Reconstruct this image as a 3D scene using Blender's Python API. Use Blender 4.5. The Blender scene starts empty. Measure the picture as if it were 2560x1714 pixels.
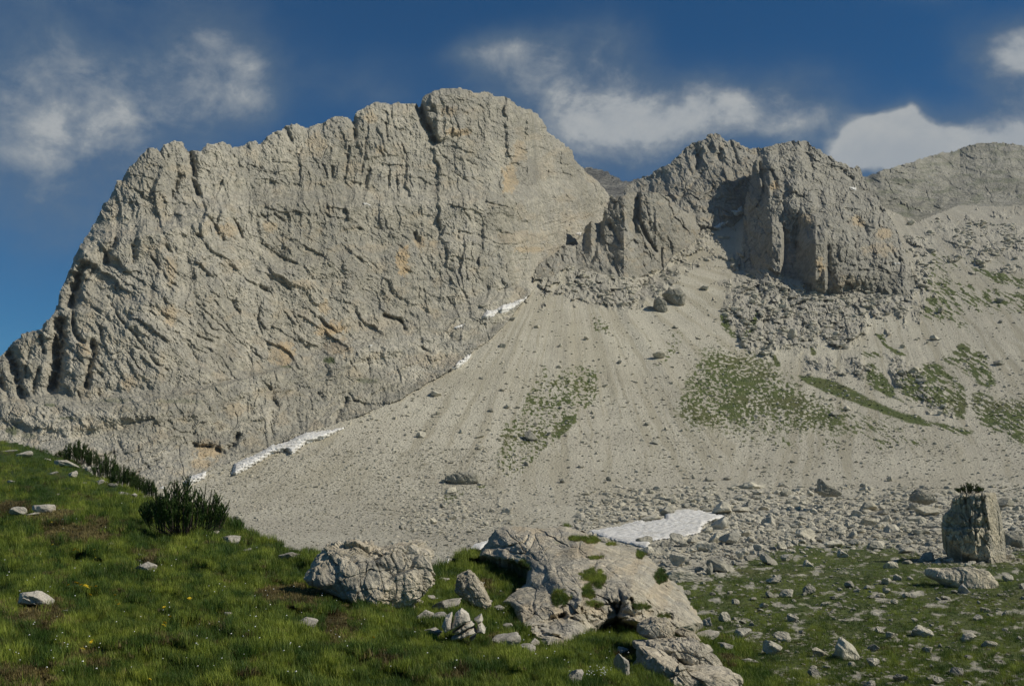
import bpy, math, time
import numpy as np
T0 = time.time()
S = bpy.context.scene
COL = S.collection
rng = np.random.default_rng(7)

# ------------------------------------------------------------------ camera, world, sun, exposure
F = 2745.0            # focal length in photo pixels (photo 2560 x 1714)
PITCH = math.radians(8.0)
cam_d = bpy.data.cameras.new('camera'); cam = bpy.data.objects.new('camera', cam_d); COL.objects.link(cam)
cam_d.sensor_width = 36.0; cam_d.lens = 36.0 * F / 2560.0
cam_d.clip_start = 0.1; cam_d.clip_end = 20000
cam.rotation_euler = (math.radians(90) + PITCH, 0, 0)
S.camera = cam
S.render.resolution_x = 1024; S.render.resolution_y = 685
S.view_settings.view_transform = 'Standard'; S.view_settings.look = 'None'
S.view_settings.gamma = 1.0; S.view_settings.use_curve_mapping = False
S.view_settings.exposure = 0.0
SUN_AZ, SUN_EL = math.radians(101), math.radians(40)      # clockwise from the viewing direction (+Y)
SKY_K = 0.10
CP, SP = math.cos(PITCH), math.sin(PITCH)

def rayv(u, v):
    a = (np.asarray(u, float) - 1280) / F; b = (857 - np.asarray(v, float)) / F
    dy = CP - b * SP
    return a / dy, (SP + b * CP) / dy
def P3(u, v, D):
    x, z = rayv(u, v)
    return np.stack([x * D, np.ones_like(x) * D, z * D], -1)

def new_tree(nt):
    nt.nodes.clear(); return nt.nodes, nt.links
class NB:
    """small node builder"""
    def __init__(s, nt): s.nt = nt; s.n = nt.nodes; s.l = nt.links
    def node(s, t, **kw):
        n = s.n.new(t)
        for k, v in kw.items(): setattr(n, k, v)
        return n
    def inp(s, sock, v):
        if isinstance(v, bpy.types.NodeSocket): s.l.new(v, sock)
        elif v is not None: sock.default_value = v
    def math(s, op, a, b=None, c=None, clamp=False):
        n = s.node('ShaderNodeMath', operation=op); n.use_clamp = clamp
        s.inp(n.inputs[0], a); s.inp(n.inputs[1], b); s.inp(n.inputs[2], c); return n.outputs[0]
    def vdot(s, a, b):
        n = s.node('ShaderNodeVectorMath', operation='DOT_PRODUCT'); s.inp(n.inputs[0], a); s.inp(n.inputs[1], b); return n.outputs['Value']
    def vec(s, op, a, b=None):
        n = s.node('ShaderNodeVectorMath', operation=op); s.inp(n.inputs[0], a); s.inp(n.inputs[1], b); return n.outputs[0]
    def noise(s, vec, scale, detail=4, rough=0.55, dist=0.0):
        n = s.node('ShaderNodeTexNoise'); s.inp(n.inputs['Vector'], vec)
        n.inputs['Scale'].default_value = scale; n.inputs['Detail'].default_value = detail
        n.inputs['Roughness'].default_value = rough; n.inputs['Distortion'].default_value = dist
        return n.outputs[0]
    def voro(s, vec, scale, feature='F1'):
        n = s.node('ShaderNodeTexVoronoi', feature=feature); s.inp(n.inputs['Vector'], vec); n.inputs['Scale'].default_value = scale
        return n
    def mix(s, fac, a, b, mode='MIX'):
        n = s.node('ShaderNodeMix', data_type='RGBA', blend_type=mode)
        s.inp(n.inputs[0], fac); s.inp(n.inputs[6], a); s.inp(n.inputs[7], b); return n.outputs[2]
    def mapr(s, v, a, b, c=0.0, d=1.0, smooth=True):
        n = s.node('ShaderNodeMapRange'); n.interpolation_type = 'SMOOTHSTEP' if smooth else 'LINEAR'
        s.inp(n.inputs[0], v); n.inputs[1].default_value = a; n.inputs[2].default_value = b
        n.inputs[3].default_value = c; n.inputs[4].default_value = d; return n.outputs[0]
    def attr(s, name, kind='GEOMETRY'):
        return s.node('ShaderNodeAttribute', attribute_name=name, attribute_type=kind)

world = bpy.data.worlds.new('World'); S.world = world; world.use_nodes = True
b = NB(world.node_tree); b.n.clear()
tc = b.node('ShaderNodeTexCoord').outputs['Generated']
sky = b.node('ShaderNodeTexSky', sky_type='NISHITA')
sky.sun_disc = False; sky.sun_elevation = SUN_EL; sky.sun_rotation = SUN_AZ
sky.altitude = 2000; sky.air_density = 0.85; sky.dust_density = 0.25; sky.ozone_density = 2.5
hs = b.node('ShaderNodeHueSaturation'); hs.inputs['Saturation'].default_value = 1.42; hs.inputs['Value'].default_value = 0.66
b.l.new(sky.outputs[0], hs.inputs['Color'])
# cloud banks: (photo x, photo y, half width, half height, amount)
CLOUDS = [(2235,345,70,38,2.6),(180,170,430,270,.34),(60,60,330,150,.22),(330,110,260,150,.18),(535,60,110,120,.52),(575,180,90,170,.52),(60,230,260,160,.24),(110,360,260,120,.44),
          (430,290,260,90,.34),(120,560,260,130,.46),(330,450,200,120,.34),(840,160,150,70,.42),(950,220,110,50,.28),
          (1230,175,120,45,.62),(1390,150,110,60,.58),(1530,110,80,70,.48),(1340,290,190,90,.55),(1580,260,240,100,.78),(1570,370,230,110,.85),
          (1830,250,200,80,.85),(1980,320,130,60,.70),(2225,360,90,52,2.3),(2150,365,50,42,1.3),(2290,400,90,40,1.4),(2450,350,150,34,1.6),
          (2505,105,105,75,1.35),(2575,180,90,100,.7),(2420,270,110,50,.40),(2250,8,90,30,.45),(2540,290,90,55,.7)]
def dirv(u, v):
    x, z = rayv(u, v); d = np.array([float(x), 1.0, float(z)]); return d / np.linalg.norm(d)
R0 = np.array([1.0, 0, 0]); U0 = np.array([0, -SP, CP])
tot = None
warp = b.noise(b.vec('MULTIPLY', tc, (1, 1, 1)), 9.0, 5, .6)
wn = b.node('ShaderNodeTexNoise'); b.inp(wn.inputs['Vector'], tc); wn.inputs['Scale'].default_value = 7; wn.inputs['Detail'].default_value = 4
wv = b.vec('MULTIPLY', b.vec('SUBTRACT', wn.outputs['Color'], (.5, .5, .5)), (.12, .12, .08))
tw = b.vec('ADD', tc, wv)
for (cx, cy, rx, ry, am) in CLOUDS:
    c = dirv(cx, cy); r = R0; up = U0
    dx = b.math('MULTIPLY_ADD', b.vdot(tw, tuple(r)), F / rx, -float(c @ r) * F / rx)
    dz = b.math('MULTIPLY_ADD', b.vdot(tw, tuple(up)), F / ry, -float(c @ up) * F / ry)
    d2 = b.math('ADD', b.math('MULTIPLY', dx, dx), b.math('MULTIPLY', dz, dz))
    g = b.math('MULTIPLY', b.math('EXPONENT', b.math('MULTIPLY', d2, -0.9)), am)
    fr = b.math('GREATER_THAN', b.vdot(tc, (0, 1, 0)), 0.0)
    g = b.math('MULTIPLY', g, fr)
    tot = g if tot is None else b.math('ADD', tot, g)
n1 = b.noise(b.vec('MULTIPLY', tc, (1, 1, 1.5)), 6.5, 9, .62, .25)
n2 = b.noise(b.vec('MULTIPLY', tc, (1, 1, 1.3)), 21, 8, .66, .3)
nn = b.math('ADD', b.math('MULTIPLY', n1, .62), b.math('MULTIPLY', n2, .38))
# elsewhere in the sky: the same broken thin cloud
away = b.mapr(b.vdot(tc, tuple(dirv(1280, 400))), .82, .70)
gen = b.math('MULTIPLY', away, b.mapr(b.noise(tc, 2.2, 4, .5), .42, .66, 0, .8))
tot = b.math('ADD', tot, gen)
den = b.math('MULTIPLY', tot, b.mapr(nn, .25, .75, .50, 1.18))
den = b.mapr(den, -.05, 1.35, 0, .93)
# cloud light: white with greyer thin and lower parts
ccol = b.mix(b.mapr(den, .5, 1.0), (1.2, 1.75, 2.35, 1), (3.7, 3.9, 3.95, 1))
ccol = b.mix(b.mapr(den, .80, .95), ccol, (4.4, 4.55, 4.55, 1))
ccol = b.mix(b.mapr(nn, .40, .62), b.mix(1.0, ccol, (.80, .84, .90, 1), 'MULTIPLY'), ccol)
skyb = b.mix(1.0, hs.outputs[0], (.72, .98, .94, 1), 'MULTIPLY')
skyc = b.mix(den, skyb, ccol)
bg = b.node('ShaderNodeBackground'); b.l.new(skyc, bg.inputs['Color']); bg.inputs['Strength'].default_value = SKY_K
wo = b.node('ShaderNodeOutputWorld'); b.l.new(bg.outputs[0], wo.inputs['Surface'])

sd = bpy.data.lights.new('sun', 'SUN'); sun = bpy.data.objects.new('sun', sd); COL.objects.link(sun)
sd.energy = 4.1; sd.angle = math.radians(0.53); sd.color = (1.0, 0.93, 0.80)
sv = np.array([math.sin(SUN_AZ) * math.cos(SUN_EL), math.cos(SUN_AZ) * math.cos(SUN_EL), math.sin(SUN_EL)])
from mathutils import Vector
sun.rotation_euler = Vector(tuple(sv)).to_track_quat('Z', 'Y').to_euler()
sun.location = (0, 0, 50)

# ------------------------------------------------------------------ noise
_t = np.random.default_rng(11)
TG = _t.uniform(0, 2 * np.pi, (256, 256)); TGX, TGY = np.cos(TG).astype('f4'), np.sin(TG).astype('f4')
TC = _t.uniform(0, 1, (256, 256, 5)).astype('f4')
def perlin(x, y, seed=0):
    x = x + seed * 17.31; y = y + seed * 9.77
    xi = np.floor(x).astype(int); yi = np.floor(y).astype(int)
    fx = (x - xi); fy = (y - yi)
    sx = fx * fx * fx * (fx * (fx * 6 - 15) + 10); sy = fy * fy * fy * (fy * (fy * 6 - 15) + 10)
    def g(ax, ay, dx, dy):
        i, j = ax & 255, ay & 255
        return TGX[i, j] * dx + TGY[i, j] * dy
    a = g(xi, yi, fx, fy); bb = g(xi + 1, yi, fx - 1, fy); c = g(xi, yi + 1, fx, fy - 1); d = g(xi + 1, yi + 1, fx - 1, fy - 1)
    return (a + (bb - a) * sx) * (1 - sy) + (c + (d - c) * sx) * sy * 1.0
def fbm(x, y, o=4, seed=0, r=.5):
    s = 0; a = 1
    for k in range(o):
        s = s + a * perlin(x, y, seed + k * 3); x = x * 2.03; y = y * 2.03; a *= r
    return s
def ridged(x, y, o=4, seed=0, r=.5):
    s = 0; a = 1
    for k in range(o):
        s = s + a * (1 - 2.2 * np.abs(perlin(x, y, seed + k * 5))); x = x * 2.1; y = y * 2.1; a *= r
    return s
def cells(x, y, seed=0, tilt=1.0):
    """blocky facets: every cell is a tilted plane. returns height, edge distance"""
    x = x + seed * 31.7; y = y + seed * 13.3
    xi = np.floor(x).astype(int); yi = np.floor(y).astype(int)
    f1 = np.full(x.shape, 9.0); f2 = np.full(x.shape, 9.0); h = np.zeros(x.shape)
    for i in (-1, 0, 1):
        for j in (-1, 0, 1):
            a = xi + i; c = yi + j
            t = TC[(a + seed * 7) & 255, c & 255]
            dx = x - a - t[..., 0]; dy = y - c - t[..., 1]
            d = dx * dx + dy * dy
            m = d < f1
            f2 = np.where(m, f1, np.minimum(f2, d)); f1 = np.where(m, d, f1)
            h = np.where(m, (t[..., 2] - .5) + tilt * ((t[..., 3] - .5) * dx + (t[..., 4] - .5) * dy), h)
    return h, np.sqrt(f2) - np.sqrt(f1)
def rot(u, v, deg):
    a = math.radians(deg); return u * math.cos(a) + v * math.sin(a), -u * math.sin(a) + v * math.cos(a)
def sm(x, a, b_):
    t = np.clip((x - a) / (b_ - a), 0, 1); return t * t * (3 - 2 * t)
def inpoly(U, V, poly):
    poly = np.asarray(poly, float); ins = np.zeros(U.shape, bool); n = len(poly)
    for i in range(n):
        x1, y1 = poly[i]; x2, y2 = poly[(i + 1) % n]
        if y1 == y2: continue
        c = ((y1 > V) != (y2 > V)) & (U < (x2 - x1) * (V - y1) / (y2 - y1) + x1)
        ins ^= c
    return ins
def pdist(U, V, pts, closed=False):
    pts = np.asarray(pts, float); d = np.full(U.shape, 1e9); n = len(pts)
    for i in range(n if closed else n - 1):
        x1, y1 = pts[i]; x2, y2 = pts[(i + 1) % n]
        L = (x2 - x1) ** 2 + (y2 - y1) ** 2 + 1e-9
        t = np.clip(((U - x1) * (x2 - x1) + (V - y1) * (y2 - y1)) / L, 0, 1)
        d = np.minimum(d, np.hypot(U - x1 - t * (x2 - x1), V - y1 - t * (y2 - y1)))
    return d
def softpoly(U, V, poly, w):
    """1 inside, falling to 0 across +-w px of the outline; evaluated near the polygon only"""
    p = np.asarray(poly, float); out = np.zeros(U.shape)
    m = (U > p[:, 0].min() - w) & (U < p[:, 0].max() + w) & (V > p[:, 1].min() - w) & (V < p[:, 1].max() + w)
    if m.any():
        u, v = U[m], V[m]; d = pdist(u, v, p, True); s = np.where(inpoly(u, v, p), d, -d)
        out[m] = sm(s, -w, w)
    return out
def Z(k, pts):
    """coordinates measured on enlargements -> photo pixels"""
    ox, oy, s = {'a': (0, 330, .2998), 'b': (650, 180, .2998), 'c': (1280, 380, .2678), 'd': (1700, 320, .269), 'e': (1750, 680, .3508),
                 'f': (0, 740, .2989), 'g': (650, 600, .2998), 'h': (1000, 780, .3316), 'i': (0, 1050, .287), 'j': (700, 1250, .296),
                 'k': (1200, 1250, .2989), 'l': (1900, 1150, .287), 'q2': (1280, 0, .5465), 'q3': (0, 857, .5465), 'q4': (1280, 857, .5465)}[k]
    return [(ox + s * p[0], oy + s * p[1]) for p in pts]
class RBF:
    def __init__(s, pts, inv=True):
        p = np.array(pts, float); s.p = p[:, :2] / 1000; w = p[:, 2]; s.inv = inv
        w = 1 / w if inv else w
        n = len(p); A = np.zeros((n + 3, n + 3)); A[:n, :n] = s.k(np.hypot(*(s.p[:, None] - s.p[None]).transpose(2, 0, 1)))
        A[:n, n] = 1; A[:n, n + 1:] = s.p; A[n, :n] = 1; A[n + 1:, :n] = s.p.T
        s.c = np.linalg.solve(A, np.r_[w, 0, 0, 0]); s.n = n
    def k(s, r): return np.where(r > 0, r * r * np.log(np.maximum(r, 1e-9)), 0)
    def __call__(s, U, V):
        u = np.asarray(U, float) / 1000; v = np.asarray(V, float) / 1000
        o = s.c[s.n] + s.c[s.n + 1] * u + s.c[s.n + 2] * v
        for i in range(s.n): o = o + s.c[i] * s.k(np.hypot(u - s.p[i, 0], v - s.p[i, 1]))
        return 1 / o if s.inv else o
def prof(U, V, rows):
    ys = [r[0] for r in rows]; vals = [np.interp(U, [q[0] for q in r[1]], [q[1] for q in r[1]]) for r in rows]
    t = np.interp(V, ys, range(len(ys))); i = np.clip(np.floor(t).astype(int), 0, len(ys) - 2); f = t - i
    A = np.stack(vals); ii = i[None]
    return np.take_along_axis(A, ii, 0)[0] * (1 - f) + np.take_along_axis(A, ii + 1, 0)[0] * f

# ------------------------------------------------------------------ object helpers
def tag(o, label=None, cat=None, group=None, kind=None):
    if label: o['label'] = label
    if cat: o['category'] = cat
    if group: o['group'] = group
    if kind: o['kind'] = kind
    return o
def mesh_np(name, V, faces, mat, smooth=True, attrs=None):
    """faces: (n,3) or (n,4) int array"""
    me = bpy.data.meshes.new(name); V = np.asarray(V, 'f4'); faces = np.asarray(faces, 'i4'); k = faces.shape[1]
    me.vertices.add(len(V)); me.vertices.foreach_set('co', V.ravel())
    me.loops.add(faces.size); me.loops.foreach_set('vertex_index', faces.ravel())
    me.polygons.add(len(faces)); me.polygons.foreach_set('loop_start', np.arange(len(faces), dtype='i4') * k)
    me.polygons.foreach_set('use_smooth', np.full(len(faces), smooth))
    me.update(calc_edges=True)
    if attrs is not None:
        for nm, a in attrs.items():
            a = np.asarray(a, 'f4'); ca = me.attributes.new(nm, 'FLOAT_COLOR', 'POINT')
            c = np.ones((len(V), 4), 'f4'); c[:, :a.shape[1]] = a; ca.data.foreach_set('color', c.ravel())
    if mat: me.materials.append(mat)
    return me
def obj(name, me, parent=None, loc=(0, 0, 0)):
    o = bpy.data.objects.new(name, me); COL.objects.link(o); o.location = loc
    if parent: o.parent = parent
    return o
SHEETS = []
def sheet(name, box, res, poly, Dfn, mat, attrfn=None, skirt=30.0, jit=.18, smooth=False):
    x0, x1, y0, y1 = box
    xs = np.arange(x0, x1 + res, res); ys = np.arange(y0, y1 + res, res)
    U, V = np.meshgrid(xs, ys); r = np.random.default_rng(3)
    Uj = U + r.uniform(-jit, jit, U.shape) * res; Vj = V + r.uniform(-jit, jit, U.shape) * res
    D = Dfn(Uj, Vj); M = inpoly(Uj, Vj, poly)
    Pt = P3(Uj, Vj, D)
    H, W = U.shape; idx = np.arange(H * W).reshape(H, W)
    ok = M[:-1, :-1] & M[1:, :-1] & M[:-1, 1:] & M[1:, 1:]
    q = np.stack([idx[:-1, :-1], idx[1:, :-1], idx[1:, 1:], idx[:-1, 1:]], -1)[ok]
    # boundary edges -> a skirt going back and down, so that the body has thickness
    e = np.concatenate([q[:, [0, 1]], q[:, [1, 2]], q[:, [2, 3]], q[:, [3, 0]]])
    key = np.minimum(e[:, 0], e[:, 1]).astype('i8') * (H * W) + np.maximum(e[:, 0], e[:, 1])
    uq, first, cnt = np.unique(key, return_index=True, return_counts=True)
    be = e[first[cnt == 1]]
    used, inv = np.unique(np.concatenate([q.ravel(), be.ravel()]), return_inverse=True)
    Vv = Pt.reshape(-1, 3)[used]; nq = q.size; q2 = inv[:nq].reshape(-1, 4); be2 = inv[nq:].reshape(-1, 2)
    at = attrfn(Uj, Vj, D).reshape(-1, 3)[used] if attrfn else None
    if skirt:
        bv, bi = np.unique(be2, return_inverse=True); bi = bi.reshape(be2.shape)
        hd = Vv[bv] * np.array([1, 1, 0]); hd /= np.linalg.norm(hd, axis=1, keepdims=True); ext = Vv[bv] + hd * skirt + np.array([0, 0, -skirt * .35])
        n0 = len(Vv); Vv = np.concatenate([Vv, ext])
        q2 = np.concatenate([q2, np.stack([be2[:, 1], be2[:, 0], bi[:, 0] + n0, bi[:, 1] + n0], -1)])
        if at is not None: at = np.concatenate([at, at[bv]])
    o = obj(name, mesh_np(name, Vv, q2, mat, smooth, {'mask': at} if at is not None else None))
    SHEETS.append((x0, y0, res, np.where(M, D, np.inf), o))
    return o
def samp(sh, u, v):
    x0, y0, res, D, _ = sh; u = np.asarray(u, float); v = np.asarray(v, float)
    i = (v - y0) / res; j = (u - x0) / res; H, W = D.shape
    ok = (i >= 0) & (i < H - 1) & (j >= 0) & (j < W - 1)
    i = np.clip(np.round(i).astype(int), 0, H - 1); j = np.clip(np.round(j).astype(int), 0, W - 1)
    return np.where(ok, D[i, j], np.inf)
def vis(u, v):
    d = np.full(np.shape(u), np.inf)
    for s in SHEETS: d = np.minimum(d, samp(s, u, v))
    return d

# ------------------------------------------------------------------ materials
def mat_new(name):
    m = bpy.data.materials.new(name); m.use_nodes = True; b = NB(m.node_tree); b.n.clear()
    p = b.node('ShaderNodeBsdfPrincipled'); p.inputs['Roughness'].default_value = .9; p.inputs['Specular IOR Level'].default_value = .18
    o = b.node('ShaderNodeOutputMaterial'); b.l.new(p.outputs[0], o.inputs['Surface'])
    return m, b, p
def rock_mat(name, s, light=(.56, .52, .42), dark=(.32, .302, .24), ochre=True, bump=1.0, objvar=False, streak=True):
    """limestone; s = size in metres of the coarse grain"""
    m, b, p = mat_new(name)
    g = b.node('ShaderNodeNewGeometry').outputs['Position'] if not objvar else b.node('ShaderNodeTexCoord').outputs['Object']
    if objvar:
        oi = b.node('ShaderNodeObjectInfo'); g = b.vec('ADD', g, b.vec('MULTIPLY', oi.outputs['Location'], (.37, .31, .29)))
    big = b.noise(g, .12 / s, 5, .6, .4); fine = b.noise(g, 1.3 / s, 8, .68); mid = b.noise(g, .45 / s, 6, .6, .3)
    c = b.mix(b.mapr(mid, .34, .66), dark + (1,), light + (1,))
    c = b.mix(b.mapr(big, .38, .66, 0, .65), c, (.37, .355, .305, 1))
    c = b.mix(b.mapr(fine, .30, .52, .55, 0), c, b.mix(1, c, (.50, .49, .48, 1), 'MULTIPLY'))
    hug = b.noise(b.vec('MULTIPLY', g, (1, 1, .6)), .022 / s, 5, .62, .5)
    c = b.mix(b.mapr(hug, .44, .62, 0, .75), c, b.mix(1, c, (.70, .70, .68, 1), 'MULTIPLY'))
    if streak:
        st = b.noise(b.vec('MULTIPLY', g, (1, 1, .10)), .8 / s, 5, .6)
        k = b.math('MULTIPLY', b.mapr(st, .52, .68), b.mapr(big, .45, .62))
        c = b.mix(b.math('MULTIPLY', k, .55), c, (.17, .17, .165, 1))
    if ochre:
        at = b.attr('mask'); sp = b.node('ShaderNodeSeparateColor'); b.l.new(at.outputs['Color'], sp.inputs[0])
        r_, g_, bl = sp.outputs
        c = b.mix(b.math('MULTIPLY', r_, b.mapr(mid, .25, .6, .5, .95)), c, (.50, .375, .215, 1))
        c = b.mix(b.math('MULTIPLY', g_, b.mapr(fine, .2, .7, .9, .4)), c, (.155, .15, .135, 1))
        c = b.mix(b.math('MULTIPLY', bl, b.mapr(mid, .2, .5, .4, 1)), c, (.060, .085, .024, 1))
    b.l.new(c, p.inputs['Base Color'])
    h = b.math('ADD', b.math('MULTIPLY', fine, .5), b.math('MULTIPLY', b.math('ABSOLUTE', b.math('SUBTRACT', mid, .5)), 1.6))
    vo = b.voro(b.vec('ADD', g, b.vec('MULTIPLY', b.node('ShaderNodeTexNoise').outputs['Color'], (0, 0, 0))), 1.1 / s)
    h = b.math('ADD', h, b.math('MULTIPLY', vo.outputs['Distance'], .35))
    bp = b.node('ShaderNodeBump'); bp.inputs['Strength'].default_value = bump; bp.inputs['Distance'].default_value = s * .9
    b.l.new(h, bp.inputs['Height']); b.l.new(bp.outputs[0], p.inputs['Normal'])
    return m
M_WALL = rock_mat('mountain_limestone', 1.3, bump=1.0)
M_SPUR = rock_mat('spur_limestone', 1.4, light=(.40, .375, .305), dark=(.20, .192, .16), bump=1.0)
M_FAR = rock_mat('far_limestone', 2.5, light=(.38, .36, .285), dark=(.19, .188, .155), bump=1.0)
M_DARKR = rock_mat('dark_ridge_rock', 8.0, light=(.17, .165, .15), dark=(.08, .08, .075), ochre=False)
M_NEAR = rock_mat('near_limestone', .12, light=(.68, .61, .47), dark=(.39, .345, .26), ochre=True, bump=1.0)
M_HERO = rock_mat('boulder_limestone', .12, light=(.68, .60, .46), dark=(.40, .35, .26), ochre=False, bump=1.0)
M_WHITE = rock_mat('white_limestone', .05, light=(.66, .61, .52), dark=(.42, .38, .32), ochre=False, bump=.6, objvar=True, streak=False)
M_TOWER = rock_mat('tower_limestone', .3, light=(.74, .65, .48), dark=(.42, .375, .28), ochre=False, bump=1.0)
M_BLD = rock_mat('block_limestone', .35, light=(.68, .63, .50), dark=(.42, .39, .30), ochre=False, bump=.8, objvar=True, streak=False)
M_BLDD = rock_mat('grey_block_limestone', .35, light=(.42, .395, .315), dark=(.23, .22, .175), ochre=False, bump=.8, objvar=True, streak=False)

def ground_mat():
    m, b, p = mat_new('scree_and_meadow')
    g = b.node('ShaderNodeNewGeometry').outputs['Position']
    at = b.attr('mask'); sp = b.node('ShaderNodeSeparateColor'); b.l.new(at.outputs['Color'], sp.inputs[0]); veg, tan, rock = sp.outputs
    big = b.noise(g, .03, 5, .6, .3); mid = b.noise(g, .28, 6, .65); fine = b.noise(g, 1.5, 7, .72)
    vo = b.voro(g, 1.35); vo2 = b.voro(g, .55)
    c = b.mix(b.mapr(big, .35, .65), (.45, .42, .335, 1), (.53, .50, .40, 1))
    c = b.mix(b.mapr(fine, .34, .58, .75, 0), c, (.20, .185, .15, 1))
    c = b.mix(b.mapr(vo.outputs['Distance'], .0, .45, .75, 0), c, (.62, .585, .475, 1))
    spk = b.math('MULTIPLY', b.mapr(vo2.outputs['Distance'], .12, .30, 1, 0), b.mapr(mid, .48, .62))
    c = b.mix(b.math('MULTIPLY', spk, .5), c, (.16, .15, .125, 1))
    c = b.mix(b.math('MULTIPLY', tan, .75), c, (.315, .285, .205, 1))
    c = b.mix(b.math('MULTIPLY', rock, b.mapr(mid, .35, .65, .35, .9)), c, (.30, .285, .245, 1))
    gc = b.mix(b.mapr(mid, .35, .65), (.055, .080, .018, 1), (.105, .125, .038, 1))
    gc = b.mix(b.mapr(big, .45, .68, 0, .5), gc, (.115, .105, .045, 1))
    vm = b.mapr(b.math('ADD', veg, b.math('ADD', b.math('MULTIPLY', b.math('SUBTRACT', fine, .5), 1.5), b.math('MULTIPLY', b.math('SUBTRACT', mid, .5), 1.1))), .38, .85)
    c = b.mix(vm, c, gc)
    b.l.new(c, p.inputs['Base Color'])
    h = b.math('ADD', b.math('MULTIPLY', fine, .6), b.math('MULTIPLY', b.math('SUBTRACT', 1.0, vo.outputs['Distance']), .5))
    bp = b.node('ShaderNodeBump'); bp.inputs['Strength'].default_value = .9; bp.inputs['Distance'].default_value = .6
    b.l.new(h, bp.inputs['Height']); b.l.new(bp.outputs[0], p.inputs['Normal'])
    return m
M_GROUND = ground_mat()
def turf_mat():
    m, b, p = mat_new('turf_soil')
    g = b.node('ShaderNodeNewGeometry').outputs['Position']
    at = b.attr('mask'); sp = b.node('ShaderNodeSeparateColor'); b.l.new(at.outputs['Color'], sp.inputs[0])
    n = b.noise(g, 3.0, 6, .65); f = b.noise(g, 30, 4, .6)
    c = b.mix(b.mapr(n, .35, .65), (.030, .056, .010, 1), (.060, .090, .018, 1))
    c = b.mix(b.math('MULTIPLY', sp.outputs[0], .8), c, (.060, .042, .020, 1))
    c = b.mix(b.mapr(f, .3, .6, .5, 0), c, (.015, .018, .006, 1))
    b.l.new(c, p.inputs['Base Color'])
    bp = b.node('ShaderNodeBump'); bp.inputs['Strength'].default_value = .8; bp.inputs['Distance'].default_value = .05
    b.l.new(b.math('ADD', n, f), bp.inputs['Height']); b.l.new(bp.outputs[0], p.inputs['Normal'])
    return m
M_TURF = turf_mat()
def grass_mat():
    m, b, p = mat_new('grass_blades'); p.inputs['Roughness'].default_value = .6; p.inputs['Specular IOR Level'].default_value = .25
    t = b.attr('tint', 'INSTANCER').outputs['Fac']; br = b.attr('dry', 'INSTANCER').outputs['Fac']
    c = b.mix(t, (.038, .088, .010, 1), (.27, .33, .038, 1))
    c = b.mix(b.math('MULTIPLY', br, .9), c, b.mix(t, (.085, .055, .025, 1), (.27, .20, .09, 1)))
    b.l.new(c, p.inputs['Base Color'])
    tr = b.node('ShaderNodeBsdfTranslucent'); b.l.new(c, tr.inputs['Color'])
    mx = b.node('ShaderNodeMixShader'); mx.inputs[0].default_value = .28
    b.l.new(p.outputs[0], mx.inputs[1]); b.l.new(tr.outputs[0], mx.inputs[2])
    b.l.new(mx.outputs[0], [n for n in b.n if n.type == 'OUTPUT_MATERIAL'][0].inputs['Surface'])
    return m
M_GRASS = grass_mat()
def plain(name, c1, c2, sc, rough=.7, bump=.3, bd=.02):
    m, b, p = mat_new(name); g = b.node('ShaderNodeNewGeometry').outputs['Position']
    n = b.noise(g, sc, 5, .6); b.l.new(b.mix(b.mapr(n, .35, .65), c1 + (1,), c2 + (1,)), p.inputs['Base Color'])
    p.inputs['Roughness'].default_value = rough
    bp = b.node('ShaderNodeBump'); bp.inputs['Strength'].default_value = bump; bp.inputs['Distance'].default_value = bd
    b.l.new(n, bp.inputs['Height']); b.l.new(bp.outputs[0], p.inputs['Normal']); return m
M_NEEDLE = plain('pine_needles', (.058, .105, .026), (.125, .185, .05), 9.0, .55, 0)
M_BARK = plain('pine_bark', (.05, .04, .03), (.09, .07, .055), 12.0, .9, .6)
M_YEL = plain('yellow_petals', (.75, .52, .02), (.80, .62, .05), 30, .6, 0)
M_STEM = plain('flower_stem', (.06, .11, .02), (.08, .13, .03), 30, .6, 0)
M_WHT = plain('white_petals', (.72, .72, .66), (.80, .80, .76), 30, .6, 0)
def snow_mat():
    m, b, p = mat_new('old_snow'); g = b.node('ShaderNodeNewGeometry').outputs['Position']
    n = b.noise(g, 1.1, 6, .7); v = b.voro(g, .9)
    c = b.mix(b.mapr(n, .35, .62), (.72, .70, .65, 1), (.90, .90, .88, 1))
    c = b.mix(b.mapr(v.outputs['Distance'], .25, .6, 0, .45), c, (.50, .48, .43, 1))
    c = b.mix(b.mapr(b.noise(g, .25, 6, .7), .50, .66, 0, .5), c, (.42, .39, .32, 1))
    b.l.new(c, p.inputs['Base Color']); p.inputs['Roughness'].default_value = .75
    bp = b.node('ShaderNodeBump'); bp.inputs['Strength'].default_value = .8; bp.inputs['Distance'].default_value = .5
    b.l.new(b.math('ADD', v.outputs['Distance'], n), bp.inputs['Height']); b.l.new(bp.outputs[0], p.inputs['Normal']); return m
M_SNOW = snow_mat()

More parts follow.
